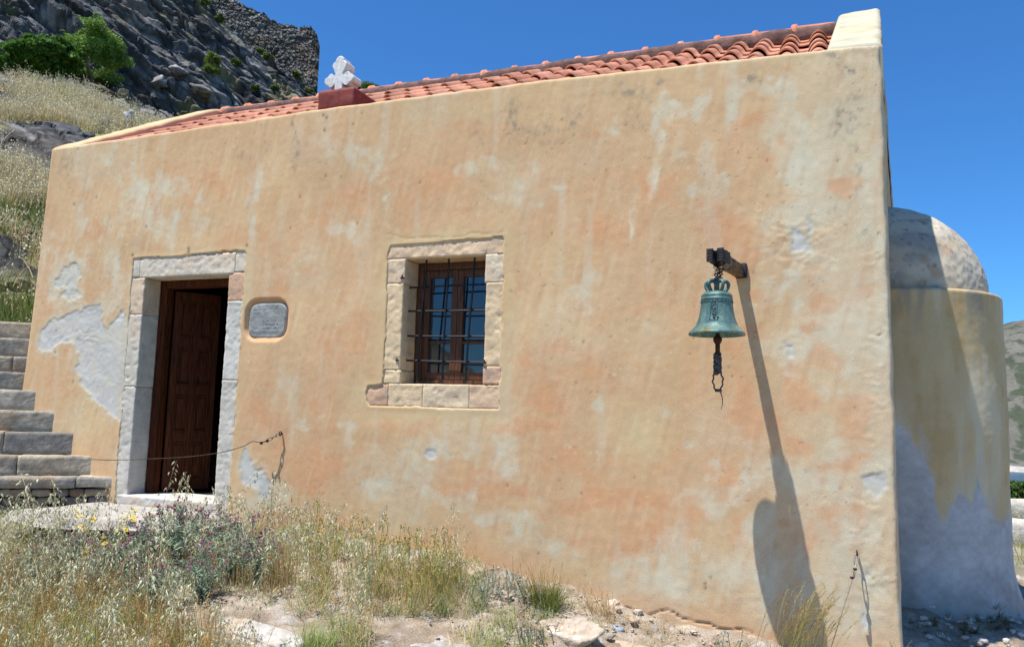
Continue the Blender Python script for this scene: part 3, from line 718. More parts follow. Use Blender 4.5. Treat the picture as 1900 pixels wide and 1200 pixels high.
# apse: drum and half dome
def apse():
    cx, cy, R = .50, 2.1, .94
    na, nz = 420, 320
    A = np.linspace(-math.radians(110), math.radians(110), na)[None, :]
    Z = np.linspace(-1.95, 1.035, nz)[:, None]
    rad = R + .13 * sstep(-1.0, -1.75, Z) ** 1.3 + .0 * A
    z = Z + 0 * A
    tpr = .03; d = np.clip(1.035 - z, 0, tpr); rad = rad - (tpr - np.sqrt(np.maximum(tpr ** 2 - (tpr - d) ** 2, 0)))
    P = xyz(cx + rad * np.cos(A), cy + rad * np.sin(A), z)
    rad = rad + .008 * fbm(P * 1.5, 3, 301) + .002 * fbm(P * 8, 3, 303)
    P0 = P.copy()
    P = xyz(cx + rad * np.cos(A), cy + rad * np.sin(A), z)
    n1 = fbm(P0 * np.array((2, 2, 1)), 5, 305); st = fbm(P0 * np.array((7, 7, .9)), 5, 307); n3 = fbm(P0 * 7, 4, 309)
    c = np.array((.55, .43, .245)) * (1 + .10 * n1[..., None])
    def over(c, k, f): return c * (1 - f[..., None]) + k * f[..., None]
    c = over(c, np.array((.60, .55, .40)), np.clip(sstep(0, .7, st + .3 * n1) * .65, 0, 1)); c = over(c, np.array((.46, .31, .13)), np.clip(sstep(.1, .8, -st + .4 * n3) * .55, 0, 1))
    c = over(c, C_GRY * 1.3, np.clip(sstep(.55, 1.0, z) * sstep(.0, .6, fbm(P0 * np.array((7, 7, 1.2)), 4, 313)) * .6, 0, 1))
    # whitewashed foot, ragged upper edge with drips
    u, v = pix(P0.reshape(-1, 3)); u = u.reshape(z.shape)
    edge = np.interp(u + 6 * fbm(P0 * np.array((5, 5, 5)), 3, 316), [1665, 1672, 1690, 1710, 1735, 1748, 1760, 1780, 1800, 1815, 1830, 1850, 1868, 1880], [-.02, -.05, -.10, -.22, -.52, -.74, -.66, -.50, -.58, -.40, -.60, -.72, -.75, -.7])
    edge = edge + .03 * fbm(P0 * np.array((9, 9, 3)), 3, 317)
    k = sstep(.012, -.012, z - edge) * .8 + .2 * sstep(.10, -.10, z - edge)
    k = np.maximum(k, sstep(.35, 0, z - edge) * sstep(.0, .7, fbm(P0 * np.array((8, 8, 1.0)), 4, 319)) * .7)
    c = over(c, np.array((.44, .45, .455)) * (1 + .16 * n1[..., None] + .14 * n3[..., None] + .10 * fbm(P0 * 26, 3, 312)[..., None]), k)
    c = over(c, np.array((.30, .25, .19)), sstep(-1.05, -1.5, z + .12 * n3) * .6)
    V = P.reshape(-1, 3)
    # flat top ledge
    t = P[-1].copy(); t2 = t.copy(); t2[:, 0] = cx + .7 * np.cos(A[0]); t2[:, 1] = cy + .7 * np.sin(A[0]); t2[:, 2] = 1.04
    n = na * nz; b = np.arange(na - 1)
    F = np.concatenate([grid_faces(na, nz), np.stack([(nz - 1) * na + b, (nz - 1) * na + b + 1, n + b + 1, n + b], -1)])
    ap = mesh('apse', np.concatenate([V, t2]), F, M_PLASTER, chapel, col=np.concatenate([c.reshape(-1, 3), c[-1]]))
    ne = 90
    E = np.linspace(-.03, math.pi / 2, ne)[:, None]
    rd = .845
    P = xyz(cx + rd * np.cos(E) * np.cos(A), cy + rd * np.cos(E) * np.sin(A), 1.035 + rd * 1.0 * np.sin(E) + 0 * A)
    n1 = fbm(P * 2.4, 5, 321); n2 = fbm(P * 7, 5, 325); n3 = fbm(P * 22, 4, 329)
    c = np.array((.50, .43, .32)) * np.ones(P.shape)
    c = over(c, np.array((.30, .29, .27)), sstep(-.05, .6, n2) * .7)
    c = over(c, np.array((.60, .54, .43)), sstep(.1, .6, n1) * .5)
    c = over(c, np.array((.40, .24, .14)), sstep(.25, .7, fbm(P * 5, 4, 333)) * .55)
    c = over(c, np.array((.12, .12, .11)), sstep(.3, .8, n3) * .5)
    P = P * 1.0; P[..., 2] += .008 * n2; P[..., 0] += .006 * n3
    mesh('dome', P.reshape(-1, 3), grid_faces(na, ne), M_PLASTER, ap, col=c.reshape(-1, 3))
apse()

# ------------------------------------------------------------------ door
DX0, DX1, DZ0, DZ1 = DOOR
df = empty('door_surround', (-5.37, 0, -.85)); df.parent = chapel
def stone(x0, x1, z0, z1, y0, y1, c, seed, parent, amp=.004, name='stone_block', r=.002, step=.014):
    x0 -= .0012; x1 += .0012; z0 -= .0008; z1 += .0008; y0 = .0045 + (y0 - .006) * .3 if y0 > 0 else y0; amp *= .35
    V, F = rbox(x0, x1, y0, y1, z0, z1, r, step, amp, seed, maxn=90)
    pit = sstep(.38, .62, fbm(V * 34, 3, seed + 60)) * .004 + sstep(.5, .7, fbm(V * 15, 3, seed + 61)) * .004
    V[:, 1] += pit * (V[:, 1] < y0 + .02)
    n1 = fbm(V * 5, 5, seed + 40); n2 = fbm(V * 18, 4, seed + 44)
    C = np.array(c) * (1 + .12 * n1[:, None])
    f = sstep(.25, .7, n2)[:, None] * .35; C = C * (1 - f) + np.array((.32, .29, .25)) * f
    f = sstep(.1, .7, fbm(V * 3, 4, seed + 50))[:, None] * .4; C = C * (1 - f) + np.array((.60, .44, .30)) * f
    return mesh(name, V, F, M_STONE, parent, col=np.clip(C, 0, 1))
WS = (.53, .51, .45); PK = (.56, .37, .25)
YB = .205
stone(-5.935, -4.822, DZ1, 1.335, .006, YB, (.60, .55, .45), 1, df, .005)
stone(-6.035, -5.938, DZ1 + .01, 1.328, .009, YB, (.60, .55, .47), 2, df)
stone(-4.819, -4.695, DZ1 + .012, 1.35, .010, YB, (.60, .54, .44), 3, df)
stone(-6.035, DX0, .80, DZ1 - .003, .008, YB, (.58, .46, .33), 4, df)
stone(-6.032, DX0, .13, .797, .006, YB, (.56, .53, .45), 5, df)
stone(-6.03, DX0 - .004, -.93, .126, .004, YB, WS, 6, df)
stone(DX1, -4.70, .90, DZ1 + .005, .008, YB, PK, 7, df)
stone(DX1 + .002, -4.702, .20, .897, .006, YB, (.55, .54, .49), 8, df)
stone(DX1, -4.71, -.98, .197, .004, YB, WS, 9, df)
stone(-5.93, -4.80, -.98, -.85, -.05, .40, (.52, .50, .46), 10, df, .008, name='threshold')
# wooden frame
def box(a, x0, x1, y0, y1, z0, z1, r=.004):
    V, F = rbox(x0, x1, y0, y1, z0, z1, r, .25, 0, 0); a.add(V, F, (1, 1, 1), False); return a
door = empty('door', (DX0 + .06, .2, -.85)); door.parent = chapel
a = Acc()
box(a, DX0 - .01, DX0 + .085, YB + .001, .29, -.85, DZ1); box(a, DX1 - .085, DX1 + .01, YB + .001, .29, -.85, DZ1)
box(a, DX0 + .086, DX1 - .086, YB + .001, .29, DZ1 - .075, DZ1)
a.build('door_frame', M_WOOD, door, col=False)
# open leaf, hinged on the left, swung inwards
def leaf(hx, hy, w, ang, z0, z1):
    ca, sa = math.cos(ang), math.sin(ang)
    def tr(V):
        V = np.array(V); x = V[:, 0].copy(); y = V[:, 1].copy()
        V[:, 0] = hx + x * ca - y * sa; V[:, 1] = hy + x * sa + y * ca; return V
    a = Acc()
    def bb(x0, x1, y0, y1, z0_, z1_, r=.004):
        V, F = rbox(x0, x1, y0, y1, z0_, z1_, r, .3, 0, 0); a.add(tr(V), F, (1, 1, 1), False)
    T = .02
    st = .058
    bb(0, st, -T, T, z0, z1); bb(w - st, w, -T, T, z0, z1)
    m = (w - st) / 2; bb(m, m + st, -T + .001, T - .001, z0 + .1, z1 - .1)
    rows = np.linspace(z0, z1 - .1, 5)
    for zz in rows: bb(st, w - st, -T + .0015, T - .0015, zz, zz + .1)
    bb(.02, w - .02, -.008, .008, z0 + .02, z1 - .02)
    for i in range(4):
        for (xa, xb) in ((st, m), (m + st, w - st)):
            za, zb = rows[i] + .1, rows[i + 1]
            bb(xa + .022, xb - .022, -.017, .017, za + .03, zb - .03, .008)
            bb(xa, xa + .014, -T - .004, T + .004, za, zb); bb(xb - .014, xb, -T - .004, T + .004, za, zb)
            bb(xa + .015, xb - .015, -T - .004, T + .004, za, za + .014); bb(xa + .015, xb - .015, -T - .004, T + .004, zb - .014, zb)
    o = a.build('door_leaf', M_WOOD, door, col=False)
leaf(DX0 + .095, .30, .43, math.radians(60), -.83, DZ1 - .085)

# ------------------------------------------------------------------ window
WX0, WX1, WZ0, WZ1 = WIN
ws = empty('window_surround', (-2.75, 0, 0)); ws.parent = chapel
YW = .235
CR = (.63, .49, .31)
stone(-3.275, -2.238, WZ1, 1.335, .008, YW, (.64, .48, .32), 20, ws, .006)
stone(-3.27, WX0 + .004, 1.0, WZ1 - .003, .010, YW, (.63, .49, .34), 21, ws, .006)
stone(-3.268, WX0 - .004, .30, .997, .006, YW, CR, 22, ws, .006)
stone(-3.262, WX0 + .002, .19, .297, .008, YW, CR, 23, ws, .006)
stone(WX1 - .012, -2.238, .98, WZ1 + .003, .010, YW, (.64, .55, .41), 24, ws, .007)
stone(WX1, -2.240, .335, .977, .008, YW, CR, 25, ws, .007)
stone(WX1 - .004, -2.240, .195, .332, .009, YW, PK, 26, ws, .006)
stone(-3.41, -3.21, .012, .187, .012, YW, PK, 27, ws, .007)
stone(-3.207, -2.90, .010, .190, .008, .30, CR, 28, ws, .007)
stone(-2.897, -2.50, .008, .192, .010, .30, (.63, .51, .35), 29, ws, .007)
stone(-2.497, -2.238, .010, .190, .008, YW, (.62, .45, .30), 30, ws, .007)
win = empty('window', (-2.746, YW, WZ0)); win.parent = chapel
a = Acc()
for (x0, x1, z0, z1) in ((WX0 - .01, WX0 + .055, WZ0, WZ1), (WX1 - .055, WX1 + .01, WZ0, WZ1), (WX0 + .056, WX1 - .056, WZ1 - .06, WZ1), (WX0 + .056, WX1 - .056, WZ0, WZ0 + .04)):
    box(a, x0, x1, YW + .001, YW + .075, z0, z1)
a.build('window_frame', M_WOODW, win, col=False)
mid = (WX0 + WX1) / 2
for (x0, x1) in ((WX0 + .057, mid - .001), (mid + .001, WX1 - .057)):
    z0, z1 = WZ0 + .042, WZ1 - .062
    a = Acc(); y0, y1 = YW + .018, YW + .058; t_ = .052
    box(a, x0, x0 + t_, y0, y1, z0, z1); box(a, x1 - t_, x1, y0, y1, z0, z1)
    box(a, x0 + t_ + .001, x1 - t_ - .001, y0, y1, z1 - .06, z1); box(a, x0 + t_ + .001, x1 - t_ - .001, y0, y1, z0, z0 + .06)
    hh = (z1 - z0 - .12)
    for q in (.345, .69): box(a, x0 + t_ + .001, x1 - t_ - .001, y0 + .004, y1 - .004, z0 + .06 + hh * (1 - q) - .012, z0 + .06 + hh * (1 - q) + .012)
    s_ = a.build('window_sash', M_WOODW, win, col=False)
    a = Acc(); ym = YW + .040
    a.add([(x0 + .03, ym, z0 + .03), (x1 - .03, ym, z0 + .03), (x1 - .03, ym, z1 - .03), (x0 + .03, ym, z1 - .03), (x0 + .03, ym + .004, z0 + .03), (x1 - .03, ym + .004, z0 + .03), (x1 - .03, ym + .004, z1 - .03), (x0 + .03, ym + .004, z1 - .03)], [(0, 1, 2, 3), (7, 6, 5, 4)], (1, 1, 1), False)
    g = a.build('pane', M_GLASS, None, col=False); g.parent = s_
    for v in g.data.vertices: v.co -= Vector(ploc(s_))
# wrought grille of bent bars set into the stone
gr = empty('window_grille', (-2.746, .09, WZ0)); gr.parent = chapel
GB = [((792, 484), (788, 530), (783, 577), (778, 625), (774, 706)), ((833, 482), (831, 530), (827, 577), (824, 625), (820, 709)), ((881, 482), (878, 530), (873, 577), (868, 640), (863, 709))]
for b_ in GB:
    P = [PY(p[0], p[1], .09) for p in b_]; P[0][2] += .06; P[-1][2] -= .03
    P = np.array(P)
    tt_ = np.linspace(0, len(P) - 1, 24); Q = np.stack([np.interp(tt_, np.arange(len(P)), P[:, k]) for k in range(3)], -1)
    V, F = tube(Q, .0085, 8); a = Acc().add(V, F); a.build('grille_bar', M_IRON, gr, col=False)
for b_ in (((762, 534), (830, 530), (906, 527)), ((758, 577), (830, 577), (902, 575)), ((755, 623), (830, 624), (900, 624)), ((753, 668), (830, 671), (898, 672))):
    P = np.array([PY(p[0], p[1], .105) for p in b_]); P[0][0] -= .05; P[-1][0] += .04
    tt_ = np.linspace(0, 2, 16); Q = np.stack([np.interp(tt_, np.arange(3), P[:, k]) for k in range(3)], -1)
    V, F = tube(Q, .0075, 8); a = Acc().add(V, F); a.build('grille_bar', M_IRON, gr, col=False)
for (p, q) in (((747, 515), .01), ((737, 668), .01), ((899, 672), .01)):
    a = Acc()
    c0 = PY(*p, -.004)
    V, F = rbox(c0[0] - .022, c0[0] + .012, -.006, .02, c0[2] - .006, c0[2] + .006, .003, .02, .002, 3); a.add(V, F)
    V, F = rbox(c0[0] - .006, c0[0] + .004, -.014, -.002, c0[2] - .008, c0[2] + .022, .003, .02, .002, 3); a.add(V, F)
    a.build('iron_clamp', M_RUST, gr, col=False)

# ------------------------------------------------------------------ inscribed plaque
def plaque():
    x0, x1, z0, z1 = -4.637, -4.243, .567, .872
    nu, nv = 120, 96
    s = np.linspace(-1, 1, nu)[None, :]; t = np.linspace(-1, 1, nv)[:, None]
    # superellipse mapping
    p = 5.0
    m = np.maximum(np.abs(s), np.abs(t)) + 1e-9
    q = m / ((np.abs(s) ** p + np.abs(t) ** p) ** (1 / p) + 1e-9)
    X = s * q; Z = t * q
    xx = (x0 + x1) / 2 + X * (x1 - x0) / 2 + .008 * Z; zz = (z0 + z1) / 2 + Z * (z1 - z0) / 2
    P = xyz(xx, 0, zz)
    e = 1 - m
    y = .010 + .012 * sstep(.10, 0, e) ** 2 + .0015 * fbm(P * 20, 4, 400)
    # worn incised lines of lettering, no longer legible
    rg = np.random.RandomState(4); ink = np.zeros(xx.shape)
    for r_ in range(7):
        zc = z1 - .055 - r_ * .033
        xs = x0 + .045
        while xs < x1 - .045:
            w = rg.uniform(.006, .013); 
            if rg.rand() < .85:
                kind = rg.randint(4)
                def seg(ax, az, bx, bz):
                    ex, ez = bx - ax, bz - az; L = ex * ex + ez * ez + 1e-9
                    tt = np.clip(((xx - ax) * ex + (zz - az) * ez) / L, 0, 1)
                    return np.exp(-(np.hypot(xx - ax - tt * ex, zz - az - tt * ez) / .0022) ** 2)
                h = .016
                ink = np.maximum(ink, seg(xs, zc, xs, zc - h))
                if kind in (0, 1): ink = np.maximum(ink, seg(xs, zc, xs + w, zc - h * (kind)))
                if kind in (1, 2): ink = np.maximum(ink, seg(xs + w, zc, xs + w, zc - h))
                if kind == 3: ink = np.maximum(ink, seg(xs, zc - h, xs + w, zc - h))
            xs += w + .008
    ink = ink * sstep(.08, .16, e) * sstep(-.5, .2, fbm(P * 9, 3, 409))
    ink = ink * (zz > z0 + .06)
    y = y + .003 * ink + .004 * sstep(.0, .4, fbm(P * 10, 3, 411)) * sstep(z0 + .07, z0 + .03, zz)
    n1 = fbm(P * 6, 5, 405); n2 = fbm(P * np.array((8, 1, 30)), 4, 406)
    c = np.array((.27, .285, .28)) * (1 + .22 * n1[..., None] + .15 * n2[..., None])
    c = c * (1 - .35 * ink[..., None]); f = (sstep(.07, 0, e) * .5)[..., None]; c = c * (1 - f) + np.array((.42, .42, .38)) * f
    f = (sstep(.25, .6, fbm(P * 14, 3, 407)) * .4)[..., None]; c = c * (1 - f) + np.array((.44, .44, .41)) * f
    V = xyz(xx, y, zz).reshape(-1, 3)
    # rim back to the wall
    ring = np.concatenate([np.arange(nu), np.arange(1, nv) * nu + nu - 1, (nv - 1) * nu + np.arange(nu - 2, -1, -1), np.arange(nv - 2, 0, -1) * nu])
    bk = V[ring].copy(); bk[:, 1] = .05
    n = len(V); m_ = len(ring); k = np.arange(m_)
    F = np.concatenate([grid_faces(nu, nv), np.stack([ring[k], n + k, n + (k + 1) % m_, ring[(k + 1) % m_]], -1)])
    C = np.concatenate([c.reshape(-1, 3), c.reshape(-1, 3)[ring] * .8])
    o = mesh('plaque', np.concatenate([V, bk]), F, M_STONE, None, col=C)
    tag(o, 'grey stone tablet with worn inscription set in a rounded recess beside the door', 'plaque')
plaque()

# ------------------------------------------------------------------ roof cross on a red block
cr = empty('roof_cross', tuple(PY(640, 190, .1)), 'white stone cross on a dark red painted block at the roof edge', 'cross')
p0 = PY(588, 200, .02); p1 = PY(689, 186, .02)
yb = .02
zb = p0[2] - .03
q0 = PY(589, 168, .03); 
wx0, wx1 = PY(589, 190, .03)[0], PY(657, 188, .03)[0]
zt_ = PY(620, 165, .03)[2]
V, F = rbox(wx0, wx1, .03, .60, zb, zt_, .014, .03, .006, 31, freq=9)
a = Acc().add(V, F); a.build('painted_block', M_REDPAINT, cr, col=False)
def cross_mesh():
    """trefoil-ended cross, outlined by marching rays from its centre (units: photograph pixels, base at 0)"""
    cz = 32.0; blobs_ = [(0, 44, 10.5), (-10.5, 35, 7.5), (10.5, 35, 7.5), (-28, 0, 9.5), (-21, 9.5, 6.8), (-21, -9.5, 6.8), (28, 0, 9.5), (21, 9.5, 6.8), (21, -9.5, 6.8)]
    def inside(x, z):
        if abs(x) < 10.5 and -cz <= z < 44: return True
        if abs(z) < 10 and abs(x) < 28: return True
        return any((x - a) ** 2 + (z - b) ** 2 < r * r for (a, b, r) in blobs_)
    pts = []
    for k in range(150):
        t = -math.pi / 2 + (k + .5) / 150 * 2 * math.pi; r = 60.0
        while r > 5 and not inside(r * math.cos(t), r * math.sin(t)): r -= .4
        pts.append((r * math.cos(t), r * math.sin(t) + cz))
    return [(x, max(0, z)) for (x, z) in pts]
# scale from the photograph: cross is 58 px tall and about 50 px wide
cx_ = PY(636, 140, .16); sc_ = .0048
pts = cross_mesh(); n = len(pts)
fr = []
hp = PY(636, 107, .16)[2] - zt_ + .02
for (X, Z) in pts: fr.append((X * .0041, Z / 86 * hp * .94))
a = Acc(); y0, y1 = .10, .24
def ins(p, k):
    c0 = (0, hp * .35); d = math.hypot(p[0] - c0[0], p[1] - c0[1]); f = 1 - k / max(d, .01)
    return (c0[0] + (p[0] - c0[0]) * f, max(0, c0[1] + (p[1] - c0[1]) * f) if p[1] > 0 else 0)
rings = [(y0, .010), (y0 + .008, 0), (y1 - .008, 0), (y1, .010)]
V = []
for (yy, k) in rings:
    for p in fr:
        q = ins(p, k); V.append((cx_[0] + q[0], yy, zt_ - .012 + q[1]))
F = []
for i in range(3):
    for k in range(n): F.append((i * n + k, i * n + (k + 1) % n, (i + 1) * n + (k + 1) % n, (i + 1) * n + k))
F.append(tuple(range(n))[::-1]); F.append(tuple(3 * n + k for k in range(n)))
M_WHITE = simple('whitewashed_stone', (.72, .73, .73), .9, sc=30, var=.04, bm=((30, .5, .005), (110, .6, .002)), c2=(.50, .51, .50))
V = np.array(V); V += .002 * np.stack([fbm(V * 20, 3, 500), fbm(V * 20, 3, 501), fbm(V * 20, 3, 502)], -1)
a.add(V, F, smooth=False); a.build('stone_cross', M_WHITE, cr, col=False)

# ------------------------------------------------------------------ bell, its bracket and rope
BD = .49
bc = PY(1330, 622, -BD)
br = empty('bell_bracket', (-.475, 0, .98), 'weathered beam jutting from the wall with black bound ends holding the bell', 'bracket')
B0 = np.array(PY(1376, 503, .0)); B1 = np.array(PY(1334, 479, -BD))
a = Acc()
dv = B1 - B0; 
def beam(a, A, B, w, h, n=24, seed=0, amp=.003):
    T = (B - A) / np.linalg.norm(B - A); S = np.cross(T, (0, 0, 1)); S /= np.linalg.norm(S); U = np.cross(S, T)
    V = []; pr = [(-1, -1), (-.8, -1.03), (.8, -1.03), (1, -1), (1.03, -.8), (1.03, .8), (1, 1), (.8, 1.03), (-.8, 1.03), (-1, 1), (-1.03, .8), (-1.03, -.8)]
    for i in range(n):
        c = A + (B - A) * i / (n - 1)
        for (p, q) in pr: V.append(c + S * p * w / 2 + U * q * h / 2)
    V = np.array(V); V += amp * np.stack([fbm(V * 14, 3, seed), fbm(V * 14, 3, seed + 1), fbm(V * 14, 3, seed + 2)], -1)
    m = len(pr); F = []
    for i in range(n - 1):
        for k in range(m): F.append((i * m + k, i * m + (k + 1) % m, (i + 1) * m + (k + 1) % m, (i + 1) * m + k))
    F.append(tuple(range(m))[::-1]); F.append(tuple((n - 1) * m + k for k in range(m)))
    a.add(V, F, smooth=True)
beam(a, B0 + np.array((.01, .12, -.005)), B0 + dv * .93, .055, .082)
a.build('beam', M_BEAM, br, col=False)
a = Acc(); beam(a, B0 + np.array((0, .01, 0)), B0 + dv * .05, .072, .10, 6, 9); a.build('wall_socket', M_TAPE, br, col=False)
T = dv / np.linalg.norm(dv); S = np.cross(T, (0, 0, 1)); S /= np.linalg.norm(S)
for sgn in (-1, 1):
    c0 = B0 + dv * 1.0 + S * (-sgn) * .034 + np.array((0, 0, .008))
    a = Acc(); V, F = rbox(-.075, .075, -.0215, .0215, -.042, .042, .016, .01, .005, 8 + sgn, freq=26)
    V = c0 + V[:, :1] * T + V[:, 1:2] * S + V[:, 2:] * np.array((0, 0, 1.0)); a.add(V, F)
    for q in range(9):
        zc_ = -.038 + q * .0095
        V, F = tube([c0 + T * .077 + S * .021 * u_ + np.array((0, 0, zc_)) for u_ in (-1, -.3, .3, 1)], .0045, 5); a.add(V, F)
    a.build('bound_end', M_TAPE, br, col=False)
a = Acc(); rg = np.random.RandomState(12)
for k in range(16):
    t0 = rg.uniform(.78, .9); c0 = B0 + dv * t0; P = []
    ph = rg.uniform(0, 6.28)
    for i in range(26):
        th = ph + i * .5; P.append(c0 + S * .05 * math.cos(th) + np.array((0, 0, .062 * math.sin(th))) + T * (i * .0022))
    V, F = tube(P, .0022, 5); a.add(V, F)
a.build('wire_lashing', M_STEEL, br, col=False)

bell = empty('church_bell', (bc[0], bc[1], bc[2]), 'green patinated bronze bell hanging from the bracket on the right of the wall', 'bell')
outer = [(.1725, .0), (.1735, .006), (.170, .018), (.163, .024), (.150, .036), (.136, .055), (.1335, .058), (.132, .060), (.123, .078), (.1225, .082), (.1215, .085), (.114, .105), (.108, .130), (.103, .160), (.0995, .190), (.0975, .215), (.0965, .235), (.0985, .238), (.0985, .243), (.096, .246), (.0945, .262), (.0955, .265), (.0955, .269), (.092, .272), (.084, .283), (.070, .292), (.050, .298), (.025, .301), (.0001, .302)]
inner = [(.0001, .285), (.05, .28), (.078, .262), (.083, .22), (.092, .15), (.105, .10), (.128, .05), (.150, .018), (.160, .0)]
bs = .93
prof = [(r, z * bs) for (r, z) in inner] + [(r, z * bs) for (r, z) in outer]
V, F = lathe(prof, bc, 72)
zz = V[:, 2] - bc[2]
th = np.arctan2(V[:, 1] - bc[1], V[:, 0] - bc[0])
rad = np.hypot(V[:, 0] - bc[0], V[:, 1] - bc[1])
C = np.ones(V.shape)
nn = fbm(V * np.array((14, 14, 14)), 4, 600)
f = sstep(.0, .4, nn + .25) * np.exp(-((zz - .026) / .026) ** 2) * (rad > .14) * (np.abs(th + 1.45) < .75)
C = C * (1 - f[:, None]) + np.array((1.9, .95, .38)) * f[:, None]
f = np.exp(-((zz - .27) / .02) ** 2)[:, None] * .5 * (rad > .06)[:, None]; C = C * (1 - f) + np.array((1.5, 1.2, .9)) * f
a = Acc(); a.add(V, F, C)
# relief: a band of swags below the shoulder and a standing figure-like panel reduced to a plain foliate relief
rg = np.random.RandomState(2)
for k in range(26):
    t0 = k / 26 * 2 * math.pi; P = []
    for i in range(7):
        t = t0 + (i / 6) * 2 * math.pi / 26; zc = .212 - .010 * math.sin(i / 6 * math.pi); r = .0985
        P.append((bc[0] + r * math.cos(t), bc[1] + r * math.sin(t), bc[2] + zc))
    V, F = tube(P, .0022, 5); a.add(V, F, (.6, .6, .6))
def onbell(t, z, dr=.0015):
    r = np.interp(z / bs, [o[1] for o in outer[:-4]], [o[0] for o in outer[:-4]]) + dr
    return (bc[0] + r * math.cos(t), bc[1] + r * math.sin(t), bc[2] + z)
tc = -1.62
for (w_, h0, h1) in ((.21, .085, .205),):
    P = [onbell(tc - w_, h0), onbell(tc + w_, h0), onbell(tc + w_, h0 + .008), onbell(tc - w_, h0 + .008)]
    for (ta, za, tb, zb_) in ((tc - w_, h0, tc + w_, h0), (tc - w_, h0, tc - w_ * .8, h1), (tc + w_, h0, tc + w_ * .8, h1)):
        V, F = tube([onbell(ta + (tb - ta) * i / 8, za + (zb_ - za) * i / 8) for i in range(9)], .0022, 5); a.add(V, F, (.7, .7, .7))
    for k in range(42):
        t0 = tc + rg.normal(0, .065); z0 = rg.uniform(h0 + .012, h1)
        P = [onbell(t0 + rg.uniform(-.05, .05), z0 + rg.uniform(-.012, .012), .002) for i in range(3)]
        V, F = tube(P, rg.uniform(.002, .0045), 5); a.add(V, F, (.75, .75, .75))
a.build('bell_body', M_BRONZE, bell)
# crown loops
a = Acc(); zc0 = bc[2] + .298 * bs
for k in range(5):
    t = k / 5 * 2 * math.pi + .35; P = []
    for i in range(13):
        f = i / 12; ro = .044 + .044 * math.sin(f * math.pi) ** .8 - .030 * f; P.append((bc[0] + ro * math.cos(t), bc[1] + ro * math.sin(t), zc0 - .012 + .080 * f ** .8 + .016 * math.sin(f * math.pi)))
    V, F = tube(P, .0115, 8); a.add(V, F)
V, F = lathe([(.0001, 0), (.018, 0), (.016, .05), (.022, .07), (.020, .09), (.008, .10), (.0001, .10)], (bc[0], bc[1], zc0 - .01), 14); a.add(V, F)
a.build('bell_crown', M_BRONZE, bell)
# clapper
a = Acc()
V, F = lathe([(.0001, .25), (.009, .25), (.010, .02), (.014, .0), (.026, -.016), (.028, -.030), (.022, -.045), (.015, -.055), (.0145, -.115), (.012, -.118), (.0001, -.118)], (bc[0] + .005, bc[1], bc[2]), 18); a.add(V, F)
a.build('clapper', simple('rusted_clapper', (.075, .035, .022), .8, .3, sc=50, var=.4), bell, col=False)
# wires and links between the beam and the crown
a = Acc(); rg = np.random.RandomState(6)
top = B0 + dv * .93 + np.array((0, 0, -.035)); bot = np.array((bc[0], bc[1], zc0 + .075))
for k in range(9):
    P = []; o1 = rg.normal(0, .018, 3); o2 = rg.normal(0, .012, 3); ph = rg.uniform(0, 6)
    for i in range(22):
        f = i / 21; c0 = (top + o1) * (1 - f) + (bot + o2) * f
        P.append(c0 + np.array((math.sin(ph + i * .9), math.cos(ph + i * .8), 0)) * .007)
    V, F = tube(P, .0028, 5); a.add(V, F)
o = a.build('hanging_wire', M_RUST, bell, col=False)

rp = empty('bell_rope', (bc[0], bc[1], bc[2] - .12), 'short frayed dark rope knotted round the bell clapper', 'rope')
a = Acc(); rg = np.random.RandomState(9)
rc = np.array((bc[0] + .004, bc[1], bc[2] - .10))
for k in range(7):
    P = []; ph = rg.uniform(0, 6.28); 
    for i in range(60):
        f = i / 59; P.append(rc + np.array((.019 * math.cos(ph + f * 16) + rg.normal(0, .002), .019 * math.sin(ph + f * 16) + rg.normal(0, .002), -.02 - .115 * f + .012 * math.sin(f * 30 + k))))
    V, F = tube(P, .0055, 6); a.add(V, F)
for (dx, sgn) in ((-.010, -1), (.014, 1)):
    P = []
    for i in range(30):
        f = i / 29; P.append(rc + np.array((dx + sgn * .018 * math.sin(f * math.pi) + .003 * math.sin(f * 20), .004 * math.cos(f * 15), -.12 - .125 * f)))
    V, F = tube(P, .0052, 6); a.add(V, F)
P = [rc + np.array((.012 + .018 * math.sin(i / 20 * 2.6), .004 * math.sin(i), -.235 - .125 * i / 20)) for i in range(21)]
V, F = tube(P, np.linspace(.0045, .0015, 21), 6); a.add(V, F)
V, F = rbox(rc[0] - .02, rc[0] + .03, rc[1] - .014, rc[1] + .014, rc[2] - .255, rc[2] - .228, .012, .008, .005, 4); a.add(V, F)
a.build('rope_knots', M_ROPE, rp, col=False)

# ------------------------------------------------------------------ wire ropes with eye bolts
def catmull(P, n=10):
    P = np.array(P, float); P = np.concatenate([[2 * P[0] - P[1]], P, [2 * P[-1] - P[-2]]]); out = []
    for i in range(1, len(P) - 2):
        for k in range(n):
            t = k / n
            out.append(.5 * ((2 * P[i]) + (-P[i - 1] + P[i + 1]) * t + (2 * P[i - 1] - 5 * P[i] + 4 * P[i + 1] - P[i + 2]) * t * t + (-P[i - 1] + 3 * P[i] - 3 * P[i + 1] + P[i + 2]) * t ** 3))
    out.append(P[-2]); return np.array(out)
def link(a, c, T, N, L, w, r):
    P = []
    for i in range(25):
        t = i / 24 * 2 * math.pi
        P.append(c + T * L / 2 * np.sign(math.cos(t)) * abs(math.cos(t)) ** .7 + N * w / 2 * math.sin(t))
    V, F = tube(P, r, 6, False); a.add(V, F)
cb = empty('door_cable', tuple(PY(520, 805, -.02)), 'thin rusty wire strung across the doorway to a hooked eye bolt', 'cable')
P = [PY(170, 852, -.50), PY(215, 853, -.52), PY(280, 851, -.50), PY(350, 847, -.45), PY(410, 839, -.34), PY(450, 828, -.22), PY(468, 819, -.145), PY(485, 821, -.095)]
